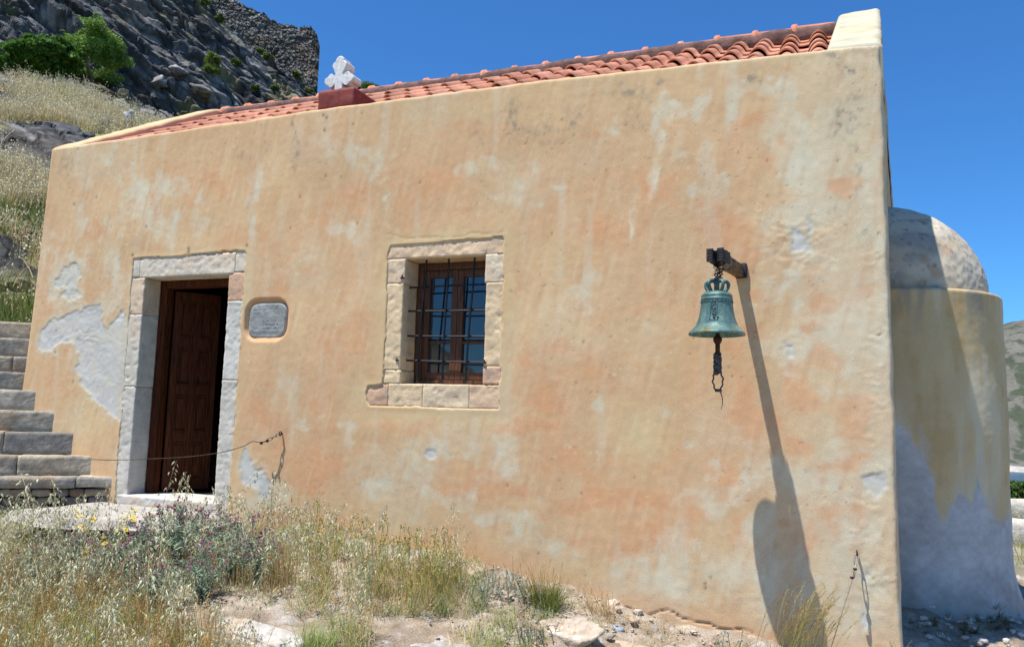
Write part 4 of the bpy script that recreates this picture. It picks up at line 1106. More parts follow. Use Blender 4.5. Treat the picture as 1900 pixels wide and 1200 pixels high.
V, F = tube(catmull(P), .0035, 6); Acc().add(V, F).build('wire', M_RUST, cb, col=False)
a = Acc()
for p in ((485, 821), (496, 817)):
    c0 = PY(*p, -.092); V, F = rbox(c0[0] - .008, c0[0] + .008, c0[1] - .012, c0[1] + .012, c0[2] - .014, c0[2] + .010, .004, .006, .001, 3); a.add(V, F)
V, F = tube([PY(485, 821, -.095), PY(497, 817, -.085)], .005, 6); a.add(V, F)
a.build('cable_clip', M_RUST, cb, col=False)
a = Acc(); ax = [PY(498, 816, -.083), PY(505, 812, -.07), PY(512, 808, -.055), PY(519, 805, -.04)]
for i in range(3):
    T_ = ax[i + 1] - ax[i]; L_ = np.linalg.norm(T_); T_ /= L_; N_ = np.cross(T_, (0, 1, 0)) if i % 2 == 0 else np.cross(T_, (0, .3, 1)); N_ /= np.linalg.norm(N_)
    link(a, (ax[i] + ax[i + 1]) / 2, T_, N_, L_ * 1.35, .022, .0032)
a.build('chain_link', M_STEEL, cb, col=False)
a = Acc(); e = PY(520, 804, -.03)
V, F = tube([e + np.array((0, .06, 0)), e + np.array((0, .01, 0))], .006, 8); a.add(V, F)
link(a, e - np.array((.0, .0, 0)), np.array((0, 1.0, 0)), np.array((0, 0, 1.0)), .032, .032, .0045)
a.build('eye_bolt', M_RUST, cb, col=False)

cb = empty('corner_cable', tuple(PY(1590, 1023, -.02)), 'taut steel wire hanging by a carabiner from an eye bolt low on the wall corner', 'cable')
a = Acc(); e = PY(1590, 1025, -.03)
V, F = tube([e + np.array((0, .06, 0)), e + np.array((0, .01, 0))], .006, 8); a.add(V, F)
link(a, e, np.array((0, 1.0, 0)), np.array((0, 0, 1.0)), .034, .03, .0045)
a.build('eye_bolt', M_RUST, cb, col=False)
a = Acc(); p1_, p2_ = PY(1590, 1029, -.045), PY(1588, 1046, -.075); T_ = p2_ - p1_; L_ = np.linalg.norm(T_); T_ /= L_
link(a, (p1_ + p2_) / 2, T_, np.array((1.0, 0, 0)), L_ * 1.3, .022, .0036)
p3_ = PY(1586, 1053, -.09); T2 = p3_ - p2_; T2n = T2 / np.linalg.norm(T2); link(a, (p2_ + p3_) / 2, T2n, np.array((0, .8, .6)), np.linalg.norm(T2) * 1.3, .015, .003)
a.build('carabiner', M_STEEL, cb, col=False)
a = Acc()
P = [p3_, PY(1584, 1062, -.10), PY(1582, 1072, -.115), PY(1572, 1105, -.17), PY(1560, 1142, -.23), PY(1549, 1178, -.29), PY(1540, 1207, -.33), PY(1534, 1235, -.37)]
V, F = tube(catmull(P), .0032, 6); a.add(V, F)
V, F = tube(np.array([p3_, PY(1582, 1072, -.115)]) + np.array((.008, 0, 0)), .0032, 6); a.add(V, F)
a.build('wire', M_STEEL, cb, col=False)
for p, yy in (((1587, 1055), -.092), ((1581, 1071), -.114)):
    a = Acc(); c0 = PY(*p, yy); V, F = rbox(c0[0] - .013, c0[0] + .010, c0[1] - .01, c0[1] + .01, c0[2] - .007, c0[2] + .007, .004, .006, .001, 3); a.add(V, F)
    a.build('cable_clip', M_TAPE, cb, col=False)

# ------------------------------------------------------------------ stone stair at the left end
ST = empty('stone_staircase', (-6.9, -.4, -.95), 'rough grey stone steps climbing past the left corner of the chapel', 'staircase')
SA = math.radians(39); sd_ = np.array((math.cos(SA), math.sin(SA), 0)); sn_ = np.array((-math.sin(SA), math.cos(SA), 0))
SX = [-6.05, -6.33, -6.60, -6.86, -7.13, -7.36, -7.58, -7.80, -8.02]
SZ = [-.705, -.525, -.32, -.125, .068, .25, .41, .60, .78]
rg = np.random.RandomState(21)
def stone_piece(a, u0, u1, w0, w1, z0, z1, org, seed, c, amp=.005, r=.004):
    V, F = rbox(u0, u1, w0, w1, z0, z1, r, .028, amp, seed, maxn=40)
    W = org + V[:, :1] * sd_ + V[:, 1:2] * sn_ + V[:, 2:] * np.array((0, 0, 1))
    n1 = fbm(W * 6, 4, seed); n2 = fbm(W * 22, 4, seed + 2)
    C = np.array(c) * (1 + .25 * n1[:, None] + .2 * n2[:, None])
    f = sstep(.15, .6, fbm(W * 4, 4, 900))[:, None] * .4; C = C * (1 - f) + np.array((.36, .24, .13)) * f
    a.add(W, F, np.clip(C, .02, 1))
for k in range(9):
    org = np.array((SX[k], 0, 0)); z1 = SZ[k]; z0 = SZ[k - 1] if k else -1.0
    st = empty('step', (SX[k], 0, z0)); st.parent = ST; st.location = tuple(np.array((SX[k], 0, z0)) - np.array(ST.location))
    a = Acc(); H = z1 - z0
    ends = [.06 if k < 5 else .5]; u = ends[0]; i = 0
    while u > -1.9:
        w = rg.uniform(.35, .75); u2 = u - w
        tone = [(.36, .33, .27), (.27, .26, .23), (.38, .33, .25), (.22, .21, .19)][rg.randint(4)]
        sl_ = .05
        stone_piece(a, u2 + .004, u - .004, rg.uniform(0, .012), .5, z1 - sl_ - rg.uniform(0, .015) - .04 if k < 1 else z0 + .002, z1 + rg.uniform(-.004, .004), org, 30 * k + i, tone)
        u = u2; i += 1
    a.build('tread_stones', M_ROCK, st)
    if k < 1:
        a = Acc(); n_l = 3; zz = np.linspace(z0 - .03, z1 - .105, n_l + 1)
        for q in range(n_l):
            u = ends[0] - .01 - rg.uniform(0, .02); i = 0
            while u > -1.9:
                w = rg.uniform(.10, .34); tone = [(.26, .20, .14), (.20, .18, .16), (.32, .26, .18), (.22, .15, .10)][rg.randint(4)]
                stone_piece(a, u - w + .005, u - .003, .015 + rg.uniform(0, .03), .3, zz[q] + .003, zz[q + 1] - .004, org, 500 + 30 * k + 7 * q + i, tone, .010, .012)
                u -= w; i += 1
        a.build('riser_stones', M_ROCK, st)

# stone slab in front of the door
def slab(name, poly, z, th, seed, c, label, cat='slab'):
    n = 90
    poly = np.array(poly, float)
    x0, y0 = poly.min(0) - .05; x1, y1 = poly.max(0) + .05
    xs = np.linspace(x0, x1, n)[None, :]; ys = np.linspace(y0, y1, n)[:, None]
    X = xs + 0 * ys; Y = ys + 0 * xs
    P = xyz(X, Y, 0)
    d = sdpoly(X + .03 * fbm(P * 5, 3, seed), Y + .03 * fbm(P * 5, 3, seed + 2), [tuple(p) for p in poly])
    Z = z + .008 * fbm(P * 4, 4, seed + 4) - th * 1.3 * sstep(.035, -.01, d) ** 1.0 
    C = np.array(c) * (1 + .12 * fbm(P * 5, 4, seed + 6)[..., None])
    o = mesh(name, xyz(X, Y, Z).reshape(-1, 3), grid_faces(n, n, (d[:-1, :-1] > -.06) | (d[1:, 1:] > -.06)), M_ROCK, None, col=C.reshape(-1, 3))
    return tag(o, label, cat)
slab('doorstep_slab', [(-6.15, -.04), (-6.22, -.90), (-5.55, -.98), (-4.9, -.75), (-4.60, -.50), (-4.62, -.04)], -.925, .05, 700, (.40, .375, .34), 'broad pale flagstone lying in front of the doorway at the foot of the steps')

# ------------------------------------------------------------------ ground
def ground_color(P, seed=0):
    n1 = fbm(P * .8, 5, 720 + seed); n2 = fbm(P * 4, 5, 724 + seed); n3 = fbm(P * 14, 4, 728 + seed)
    c = np.array((.335, .27, .20)) * (1 + .15 * n1[..., None] + .15 * n2[..., None])
    f = (sstep(.0, .6, n2 + .5 * n1) * .7)[..., None]; c = c * (1 - f) + np.array((.42, .36, .29)) * f
    f = (sstep(.35, .6, n3) * .5)[..., None]; c = c * (1 - f) + np.array((.47, .43, .37)) * f
    f = (sstep(-.3, -.7, n3) * .5)[..., None]; c = c * (1 - f) + np.array((.20, .14, .09)) * f
    return c
xs = np.linspace(-8.8, 4.2, 520)[None, :]; ys = np.linspace(-5.2, 4.5, 390)[:, None]
X = xs + 0 * ys; Y = ys + 0 * xs
P = xyz(X, Y, 0)
Zt = terrain_n(X, Y)
_a, _b, cid = worley(P * np.array((7, 7, 1)) + .3 * fbm(P * 6, 2, 3)[..., None], 5)
Zt = Zt + .03 * (sstep(.35, .05, _a) * (cid > .6)) + .03 * np.clip(ridged(P * 2.1, 4, 733), 0, 1) - .01 + .006 * fbm(P * 30, 3, 735)
Zt = Zt + .02 * sstep(-.2, 0, Y) * sstep(.1, 0, Y)
c = ground_color(P)
f = ((_a < .33) & (cid > .6))[..., None] * .6; c = c * (1 - f) + np.array((.52, .50, .46)) * f
r_ = np.hypot(X, Y + 5.5); az_ = np.degrees(np.arctan2(X, Y + 5.5))
inh = (r_ > 9.6) & (az_ < -30)
Zt = Zt - .5 * inh
mesh('ground', xyz(X, Y, Zt).reshape(-1, 3), grid_faces(520, 390), M_SOIL, None, col=c.reshape(-1, 3))
tag(bpy.data.objects['ground'], kind='structure')
# wide terrain down to the sea
xs = np.concatenate([np.linspace(-220, -30, 50), np.linspace(-28, 30, 90), np.linspace(32, 260, 60)])[None, :]
ys = np.concatenate([np.linspace(-160, -32, 34), np.linspace(-30, 34, 100), np.linspace(36, 220, 60)])[:, None]
X = xs + 0 * ys; Y = ys + 0 * xs; P = xyz(X, Y, 0)
r_ = np.hypot(X, Y + 5.5); az_ = np.degrees(np.arctan2(X, Y + 5.5))
Zt = terrain(X, Y) + .25 * fbm(P * .12, 4, 740) * sstep(10, 30, r_) + .05 * fbm(P * .8, 3, 741)
near = (X > -8.9) & (X < 4.0) & (Y > -5.1) & (Y < 4.4)
Zt = Zt - .35 * near - 2.5 * ((az_ > -77) & (az_ < -29) & (r_ > 9) & (r_ < 92)) - .03
Zt = np.maximum(Zt, -40)
c = ground_color(P)
veg = sstep(-.35, .35, fbm(P * .25, 5, 744) + .35 * sstep(14, 22, r_))[..., None] * .95
gc = np.array((.10, .125, .04)) * (1 + .35 * fbm(P * .9, 4, 746)[..., None]) + np.array((.10, .09, .03)) * sstep(0, .6, fbm(P * .5, 4, 748))[..., None]
c = c * (1 - veg) + gc * veg
tag(mesh('terrain', xyz(X, Y, Zt).reshape(-1, 3), grid_faces(X.shape[1], X.shape[0]), M_SOIL, None, col=np.clip(c, 0, 1).reshape(-1, 3)), kind='structure')
# sea and the mountain across the bay
n = 40
xs = np.linspace(-800, 1400, n)[None, :]; ys = np.linspace(60, 900, n)[:, None]
tag(mesh('sea', xyz(xs + 0 * ys, ys + 0 * xs, -20).reshape(-1, 3), grid_faces(n, n), M_WATER), kind='structure')
xs = np.linspace(-150, 520, 520)[None, :]; ys = np.linspace(385, 720, 260)[:, None]
X = xs + 0 * ys; Y = ys + 0 * xs; P = xyz(X, Y, 0)
sh = Y - (402 + .00012 * (X - 80) ** 2 + 10 * fbm(P * .01, 3, 751))
Hm = 88 + 20 * fbm(P * .004 + 3, 3, 752)
Z = -20 + 1.5 * sstep(-2, 4, sh) + np.clip(sh, 0, 400) * 0 + (Hm + 0 * X) * sstep(0, 230, sh) ** .8 + 3.5 * ridged(P * .02, 5, 754) * sstep(0, 60, sh) + 1.0 * fbm(P * .12, 3, 755) * sstep(0, 20, sh) - 3 * sstep(2, -4, sh)
gn = fbm(P * np.array((.26, .16, 1)), 4, 757); g2 = fbm(P * .02, 4, 758)
c = np.array((.125, .12, .10)) * (1 + .12 * g2[..., None])
f = sstep(.0, .35, gn + .15 * g2)[..., None] * .85; c = c * (1 - f) + np.array((.045, .06, .035)) * f
f = sstep(8, 3, sh + 2 * gn)[..., None]; c = c * (1 - f) + np.array((.40, .37, .33)) * f
tag(mesh('mountain', xyz(X, Y, Z).reshape(-1, 3), grid_faces(520, 260), mat_attr('mountain_scrub', .97, (.05, .15), (.5, .25), ((.12, .6, 1.5),)), None, col=np.clip(c, 0, 1).reshape(-1, 3)), kind='structure')

# ------------------------------------------------------------------ hillside with crags
def hill():
    na, nr = 520, 860
    A = np.radians(np.linspace(-78, -27, na))[None, :]
    rr = np.interp(np.linspace(0, 1, nr), [0, .12, .30, .88, .96, 1], [9.4, 14, 28, 47, 62, 92])[:, None]
    X = rr * np.sin(A); Y = rr * np.cos(A) - 5.5
    r = rr + 0 * A; az = np.degrees(A) + 0 * rr
    Z = terrain(X, Y)
    P = xyz(X, Y, Z)
    # strata dip to the right; ledges stand out as crags
    q = P @ np.array((.45, .25, .86))
    Ps = np.stack([P @ np.array((.80, .1, -.55)) * .20, P[..., 1] * .22, q * 1.25], -1)
    cliff = sstep(29.5, 33, r + 1.5 * fbm(P * .25, 3, 801)) 
    mid = sstep(15, 20, r) * (1 - cliff)
    outc = sstep(.16, .30, fbm(P * np.array((.22, .22, .4)) + 4, 4, 803)) * mid
    outc = np.maximum(outc, .8 * sstep(.28, .4, fbm(P * .45 + 9, 4, 805)) * sstep(11, 14, r) * (1 - cliff))
    rock = np.clip(np.maximum(cliff, outc), 0, 1)
    w1, w2, ci = worley(Ps * .62 + .25 * fbm(P * .5, 3, 807)[..., None], 11)
    w3, w4, ci2 = worley(Ps * 1.6 + .2 * fbm(P * 1.2, 2, 808)[..., None], 13)
    crag = (ci - .5) * 1.0 * sstep(0, .12, w2 - w1) + (ci2 - .5) * .40 * sstep(0, .1, w4 - w3) + .5 * ridged(Ps * .7, 4, 809) - .2 * sstep(.1, 0, w2 - w1)
    sc = np.clip(r / 38, .25, 1.3)
    led = np.abs((q * .42 + .3 * fbm(P * .2, 3, 811)) % 1 - .5) * 2
    Pt = np.stack([P @ np.array((.80, .1, -.55)) * .45, P[..., 1] * .5, q * 2.6], -1)
    w5, w6, ci3 = worley(Pt + .25 * fbm(P * 1.1, 3, 830)[..., None], 17)
    crag = crag + (ci3 - .5) * .42 * sstep(0, .1, w6 - w5) - .12 * sstep(.1, 0, w6 - w5) + .10 * fbm(P * 2.2, 3, 831)
    nrm = np.array((.45, -.62, .64)); nrm /= np.linalg.norm(nrm)
    disp = rock * sc * (.95 * crag + .55 * cliff * (sstep(.35, .6, led) - .5))
    soft = (1 - rock) * (.16 * fbm(P * .6, 4, 813) + .05 * fbm(P * 2.5, 3, 815)) * np.clip(r / 15, .5, 1.6)
    P2 = P + disp[..., None] * nrm + xyz(0 * soft, 0 * soft, soft)
    n1 = fbm(P * .5, 5, 817); n2 = fbm(P * 3, 4, 819); n3 = fbm(P * .25, 3, 821)
    c = np.array((.105, .108, .112)) * (1 + .35 * n1[..., None] + .5 * (ci3[..., None] - .5))
    f = (sstep(.15, .6, n3 + .3 * n2) * .4)[..., None]; c = c * (1 - f) + np.array((.17, .125, .08)) * f
    f = (sstep(.3, .7, n2) * .4)[..., None]; c = c * (1 - f) + np.array((.30, .30, .30)) * f
    sb = fbm(np.stack([P @ np.array((.80, .1, -.55)) * .25, P[..., 1] * .2, q * 3.2], -1), 4, 840)
    c = c * (1 + .75 * sb[..., None]); f = (sstep(.28, .65, sb) * .6)[..., None]; c = c * (1 - f) + np.array((.27, .27, .265)) * f
    f = (sstep(.12, .0, np.minimum(w6 - w5, w4 - w3)) * .75)[..., None]; c = c * (1 - f) + np.array((.025, .025, .024)) * f
    f = (cliff * sstep(.25, .5, fbm(P * .55 + 31, 4, 841)) * .65)[..., None]; c = c * (1 - f) + np.array((.24, .21, .11)) * f
    # scrubby green tufts and dry grass caught on ledges
    f = (cliff * sstep(.42, .62, fbm(P * .45 + 20, 4, 823)) * .6)[..., None]; c = c * (1 - f) + np.array((.16, .15, .055)) * f
    s = np.array((.30, .27, .15)) * (1 + .2 * n1[..., None]); f = sstep(-.1, .5, fbm(P * .35, 4, 825))[..., None] * .6
    s = s * (1 - f) + np.array((.15, .17, .06)) * f
    f = sstep(.2, .6, n2)[..., None] * .4; s = s * (1 - f) + np.array((.26, .18, .11)) * f
    k = sstep(.25, .6, rock)[..., None]; c = s * (1 - k) + c * k
    o = mesh('hillside', P2.reshape(-1, 3), grid_faces(na, nr), M_FARROCK, None, col=np.clip(c, 0, 1).reshape(-1, 3), smooth=False)
    tag(o, kind='structure')
    return X, Y, P2, rock, A, rr
HX, HY, HP, HROCK, HA, HR = hill()
def hill_at(az, r):
    """surface point and rockiness at azimuth (deg), range (m) from the camera's spot"""
    i = np.searchsorted(HR[:, 0], np.asarray(r)); j = (np.asarray(az) + 78) / 51 * 519
    i = np.clip(i, 0, 859).astype(int); j = np.clip(j, 0, 519).astype(int)
    return HP[i, j], HROCK[i, j]

def hill_point(px, py):
    d = ray(px, py); az = math.degrees(math.atan2(d[0], d[1])); t = d[2] / math.hypot(d[0], d[1])
    i = int((az + 78) / 51 * 519); col = HP[:, i]; rr_ = np.hypot(col[:, 0], col[:, 1] + 5.5); el = col[:, 2] / rr_
    k = np.argmax(el > t); 
    if k == 0: k = int(np.argmax(el))
    return col[k], rr_[k]
# ruined fortress wall on the crest
def fort():
    az0, az1 = -60, -36.35
    n, m = 620, 170
    t = np.linspace(0, 1, n)[None, :]
    az = np.radians(az0 + (az1 - az0) * t)
    R0 = 57.0 + 4.0 * (1 - t)
    Xb = R0 * np.sin(az); Yb = R0 * np.cos(az) - 5.5
    deg = np.degrees(az)
    top = np.interp(deg, [-60, -46, -42.3, -40.6, -38.9, -37.4, -36.9, -36.6, -36.35], [.60, .545, .508, .497, .487, .4885, .488, .480, .465]) * R0
    wv = .12 * fbm(xyz(deg * 2.2, 0, 0), 4, 852) + .10 * (vnoise(xyz(np.floor(deg * 6), 0, 0), 853))
    top = top + wv
    bot = top - 8.0
    h = np.linspace(0, 1, m)[:, None]
    Z = bot + (top - bot) * h
    back = .10 * (Z - bot)
    nx, ny = -np.sin(az), -np.cos(az)
    X = Xb - nx * back; Y = Yb - ny * back
    P = xyz(X, Y, Z)
    s_along = deg * 1.0 * 1.02
    Q = xyz(s_along * 4.2, 0, Z * 5.5)
    w1, w2, ci = worley(Q + .15 * fbm(P, 2, 855)[..., None], 21)
    d = .08 * sstep(.02, .16, w2 - w1) + .09 * (ci - .5) + .10 * fbm(P * .8, 3, 857)
    P[..., 0] += nx * d; P[..., 1] += ny * d
    c = np.array((.19, .175, .155)) * (1 + 1.3 * (ci[..., None] - .5))
    f = sstep(.12, .0, w2 - w1)[..., None] * .75; c = c * (1 - f) + np.array((.05, .045, .04)) * f
    f = sstep(.2, .6, fbm(P * .5, 4, 859))[..., None] * .4; c = c * (1 - f) + np.array((.22, .15, .09)) * f
    V = P.reshape(-1, 3)
    # return wall at the right-hand end and the wall head
    bk = P[:, -1].copy(); bk[:, 0] += -nx[0, -1] * 9; bk[:, 1] += -ny[0, -1] * 9; bk[:, 0] += -.2
    tb = P[-1].copy(); tb[:, 0] -= nx[0] * 2.2; tb[:, 1] -= ny[0] * 2.2; tb[:, 2] -= .3
    nV = n * m
    F = [grid_faces(n, m)]
    i = np.arange(m - 1); e = i * n + n - 1
    F.append(np.stack([e, nV + i, nV + i + 1, e + n], -1))
    j = np.arange(n - 1); F.append(np.stack([(m - 1) * n + j, (m - 1) * n + j + 1, nV + m + j + 1, nV + m + j], -1))
    C = np.concatenate([c.reshape(-1, 3), c[:, -1], c[-1]])
    o = mesh('fortress_wall', np.concatenate([V, bk, tb]), np.concatenate(F), M_FARROCK, None, col=np.clip(C, 0, 1), smooth=False)
    tag(o, 'ruined rubble stone fortress wall along the cliff top against the sky', 'fortress wall')
fort()

# ------------------------------------------------------------------ loose rocks
def ico(sub=4):
    import bmesh
    bm = bmesh.new(); bmesh.ops.create_icosphere(bm, subdivisions=sub, radius=1)
    V = np.array([v.co[:] for v in bm.verts]); F = [tuple(v.index for v in f.verts) for f in bm.faces]; bm.free(); return V, F
ICO = {k: ico(k) for k in (2, 3, 4, 5)}
def rock_geo(size, seed, sub=4, planes=16, amp=.10, rotz=0, tilt=(0, 0)):
    V, F = ICO[sub]; rg = np.random.RandomState(seed)
    r = np.ones(len(V)) * 1.25
    for k in range(planes):
        n = rg.normal(size=3); n /= np.linalg.norm(n); d = rg.uniform(.62, .95)
        dt = V @ n; r = np.where(dt > .05, np.minimum(r, d / np.maximum(dt, .05)), r)
    P = V * r[:, None]
    P = P + V * (amp * fbm(P * 2.2, 4, seed)[:, None] + amp * .4 * fbm(P * 7, 3, seed + 3)[:, None])
    P = P * np.array(size)
    ax, ay = tilt
    for (ang, i, j) in ((ax, 1, 2), (ay, 0, 2), (rotz, 0, 1)):
        c_, s_ = math.cos(ang), math.sin(ang); a, b = P[:, i].copy(), P[:, j].copy(); P[:, i] = a * c_ - b * s_; P[:, j] = a * s_ + b * c_
    return P, F
def rock(name, loc, size, seed, label, cat='rock', c=(.42, .40, .37), sub=4, group=None, tint=(.46, .33, .24), **kw):
    P, F = rock_geo(size, seed, sub, **kw)
    n1 = fbm((P + seed) * 4, 4, seed); n2 = fbm((P + seed) * 14, 4, seed + 2)
    C = np.array(c) * (1 + .2 * n1[:, None] + .2 * n2[:, None])
    f = sstep(.1, .6, n1 - .2 * n2)[:, None] * .6; C = C * (1 - f) + np.array(tint) * f
    f = sstep(.3, .7, n2)[:, None] * .45; C = C * (1 - f) + np.array((.13, .13, .12)) * f
    f = sstep(.35, .7, fbm(P * 6, 3, seed + 9))[:, None] * .5; C = C * (1 - f) + np.array((.58, .56, .52)) * f
    o = mesh(name, P, F, M_ROCK, None, col=np.clip(C, .02, 1)); o.location = loc
    return tag(o, label, cat, group)
def at(px, py, dz=0):
    p = ground_hit(px, py); return (p[0], p[1], p[2] + dz)
LIME = (.43, .41, .37)
rock('limestone_outcrop', at(455, 1165, -.06), (.52, .15, .11), 41, 'long pale limestone outcrop crossing the grass at the bottom left of the wall', 'outcrop', LIME, 5, rotz=-.35)
rock('limestone_outcrop', at(585, 1205, -.08), (.26, .15, .10), 42, 'white cracked limestone hump at the bottom edge below the window', 'outcrop', LIME, 5, rotz=-.2)
rock('limestone_outcrop', at(800, 1202, -.05), (.34, .18, .09), 43, 'low grey white limestone slab at the bottom edge in the middle', 'outcrop', (.46, .44, .41), 5, rotz=.1)
rock('limestone_outcrop', at(1030, 1160, -.07), (.34, .14, .13), 44, 'sloping pinkish brown boulder in front of the green tussock', 'boulder', (.47, .39, .31), 5, rotz=-.45, tilt=(0, .35))
rock('boulder', at(1150, 1195, -.08), (.30, .15, .08), 45, 'flat dusty beige rock at the foot of the wall beside the small grey stones', 'boulder', (.48, .38, .29), 5, rotz=-.2)
rock('boulder', at(880, 1062, -.03), (.13, .09, .10), 46, 'squarish grey pink stone against the wall right of the yellow green herbs', 'stone', (.44, .38, .33))
rock('boulder', at(843, 1050, -.02), (.14, .08, .07), 47, 'rounded crumbly pinkish stone at the wall foot just below the pale streak', 'stone', (.50, .38, .31))
rock('boulder', at(925, 1066, -.04), (.15, .08, .06), 48, 'low flaky stone lying between the squarish stone and the grey green herb', 'stone', (.48, .36, .28))
rock('small_stone', at(1142, 1165, .0), (.055, .04, .032), 49, 'small blue grey stone nearer the middle at the wall foot', 'stone', (.30, .34, .38), 3)
rock('small_stone', at(1212, 1168, .0), (.05, .035, .036), 50, 'small sharp blue grey stone right of its twin at the wall foot', 'stone', (.36, .38, .40), 3, tilt=(.5, .3))
rock('boulder', at(1310, 1205, -.06), (.30, .15, .09), 51, 'broken orange earth covered rock below the crack in the wall foot', 'boulder', (.46, .34, .25), 5)
rock('boulder', at(110, 985, -.04), (.26, .12, .07), 52, 'pale flat rock sticking out below the flagstone by the yellow daisies', 'rock', LIME, 4)
rock('boulder', at(300, 1120, -.05), (.22, .14, .10), 53, 'pale rock half buried in the oats at the left end of the outcrop', 'rock', LIME, 4)
rg = np.random.RandomState(77)
pb = Acc()
for k in range(1500):
    px, py = rg.uniform(640, 1660), 0
    x = rg.uniform(-4.5, .9); y = -abs(rg.normal(0, .5)) - .02
    if rg.rand() < .35: x = rg.uniform(-6.5, -4); y = rg.uniform(-2.4, -.1)
    s = rg.uniform(.003, .012) * (1 + (rg.rand() < .05) * 1.6)
    P, F = rock_geo((s * rg.uniform(.8, 1.4), s, s * .7), k, 2, 8, .12, rg.uniform(0, 6))
    t = [(.46, .38, .30), (.42, .32, .24), (.32, .29, .26), (.48, .42, .36)][rg.randint(4)]
    pb.add(P + np.array((x, y, float(terrain_n(x, y)) + s * .5 + .01)), F, t, False)
for k in range(260):
    x = rg.uniform(.5, 2.2); y = rg.uniform(-.3, 2.0); s = rg.uniform(.008, .03)
    P, F = rock_geo((s * rg.uniform(.8, 1.4), s, s * .7), k + 900, 2, 8, .12, rg.uniform(0, 6))
    pb.add(P + np.array((x, y, float(terrain_n(x, y)) + s * .5 + .01)), F, (.5, .46, .42), False)
tag(pb.build('pebbles', M_ROCK), 'small pebbles and stone chips scattered along the foot of the wall', 'pebbles', kind='stuff')

# boulders on the hillside
HB = [(-55.2, 24.5, 1.1, 'dark rounded crag at the upper left edge under the clouds of green bush'), ]
rocks_h = [  # px, py of the spot, size, label
 (20, 165, 1.0, 'dark grey boulder at the left edge beside the fig bush'), (120, 168, .9, 'grey rock ledge directly under the fig bush'), (165, 175, .8, 'reddish grey rock block right under the bushes'),
 (230, 190, 1.0, 'blue grey slab rock sloping down right below the bushes'), (275, 205, 1.2, 'long blue grey slab rock above the chapel coping'), (310, 222, .8, 'low slab rock just above the left end of the roof'),
 (110, 215, .7, 'grey stone in the dry grass in line with the coping, left one'), (140, 222, .8, 'grey stone in the dry grass in line with the coping, middle one'), (185, 230, .8, 'grey stone in the dry grass in line with the coping, right one'),
 (10, 290, .6, 'pale rock at the left edge halfway up the grass slope'), (35, 310, .6, 'whitish broken rock among dry grass left of the wall top'), (12, 405, .40, 'white flat topped rock at the left edge above the rusty stones'),
 (210, 165, .8, 'brown grey crag stone right of the bushes'), (300, 150, 1.4, 'big squared crag block above the roof'), (375, 165, 1.6, 'big dark squared boulder over the roof coping, left of the cross'), (335, 130, 1.2, 'grey crag block left of the small round bush')]
for i, (px, py, s, lb) in enumerate(rocks_h):
    hp_, r_ = hill_point(px, py)
    k = (.0115 * r_ + .06) * (.62 if r_ > 28 else 1)
    rock('hill_rock', (hp_[0], hp_[1], hp_[2] - .0035 * r_ * s), (s * .95 * k / .6, s * .6 * k / .6, s * .42 * k / .6), 100 + i, lb, 'rock', [(.17, .175, .185), (.22, .22, .225), (.14, .135, .13)][i % 3] if i not in (10, 11) else (.52, .52, .52), 4, 'rocks jutting out of the hillside', (.26, .18, .12), rotz=rg.uniform(-.5, .5), tilt=(0, -.25))
for i, (px, py) in enumerate(((44, 408), (48, 438), (62, 428), (38, 447))):
    p = ground_hit(px, py); rock('rust_red_stone', (p[0], p[1], p[2] + .06), (.11, .09, .055), 140 + i, ['rust red stone beside the wall corner, topmost of its pile', 'rust red stone beside the wall corner, largest in the pile', 'rust red stone touching the wall corner', 'dull red stone at the bottom of the pile'][i], 'stone', (.20, .085, .05), 3, 'pile of rusty stones by the left corner', (.30, .14, .08))
#VEG
# ------------------------------------------------------------------ vegetation
def tri(F):
    out = []
    for f in F:
        for k in range(1, len(f) - 1): out.append((f[0], f[k], f[k + 1]))
    return out
class T3:
    def __init__(s): s.V = []; s.F = []; s.C = []; s.n = 0
    def add(s, V, F, c):
        V = np.asarray(V, float); s.V.append(V); s.F += [(a + s.n, b + s.n, d + s.n) for (a, b, d) in tri(F)]
        s.C.append(np.broadcast_to(np.asarray(c, float), V.shape)); s.n += len(V)
    def done(s): return np.concatenate(s.V), np.array(s.F, np.int32), np.concatenate(s.C)
def diamond(c, d, L, w, rg, flat=.45):
    d = d / np.linalg.norm(d); a = np.cross(d, rg.normal(size=3)); a /= np.linalg.norm(a) + 1e-9; b = np.cross(d, a)
    V = [c, c + d * L * .38 + a * w, c + d * L * .38 - a * w, c + d * L * .34 + b * w * flat, c + d * L * .34 - b * w * flat, c + d * L]
    F = [(0, 1, 3), (0, 3, 2), (0, 2, 4), (0, 4, 1), (5, 3, 1), (5, 2, 3), (5, 4, 2), (5, 1, 4)]
    return V, F
def blade(p0, d, L, w, droop, rg, n=5):
    """thin leaf: bent ribbon with a fold"""
    P = []; p = np.array(p0, float); d = np.array(d, float); d /= np.linalg.norm(d)
    for i in range(n + 1):
        P.append(p.copy()); p = p + d * L / n; d = d + np.array((0, 0, -droop / n)); d /= np.linalg.norm(d)
    P = np.array(P); side = np.cross(P[-1] - P[0], (0, 0, 1)) + rg.normal(size=3) * .02; side /= np.linalg.norm(side) + 1e-9
    V = []; 
    for i in range(n + 1):
        ww = w * (1 - (i / n) ** 1.6) + .0002
        V += [P[i] - side * ww, P[i] + side * ww]
    F = [(2 * i, 2 * i + 1, 2 * i + 3, 2 * i + 2) for i in range(n)]
    return V, F
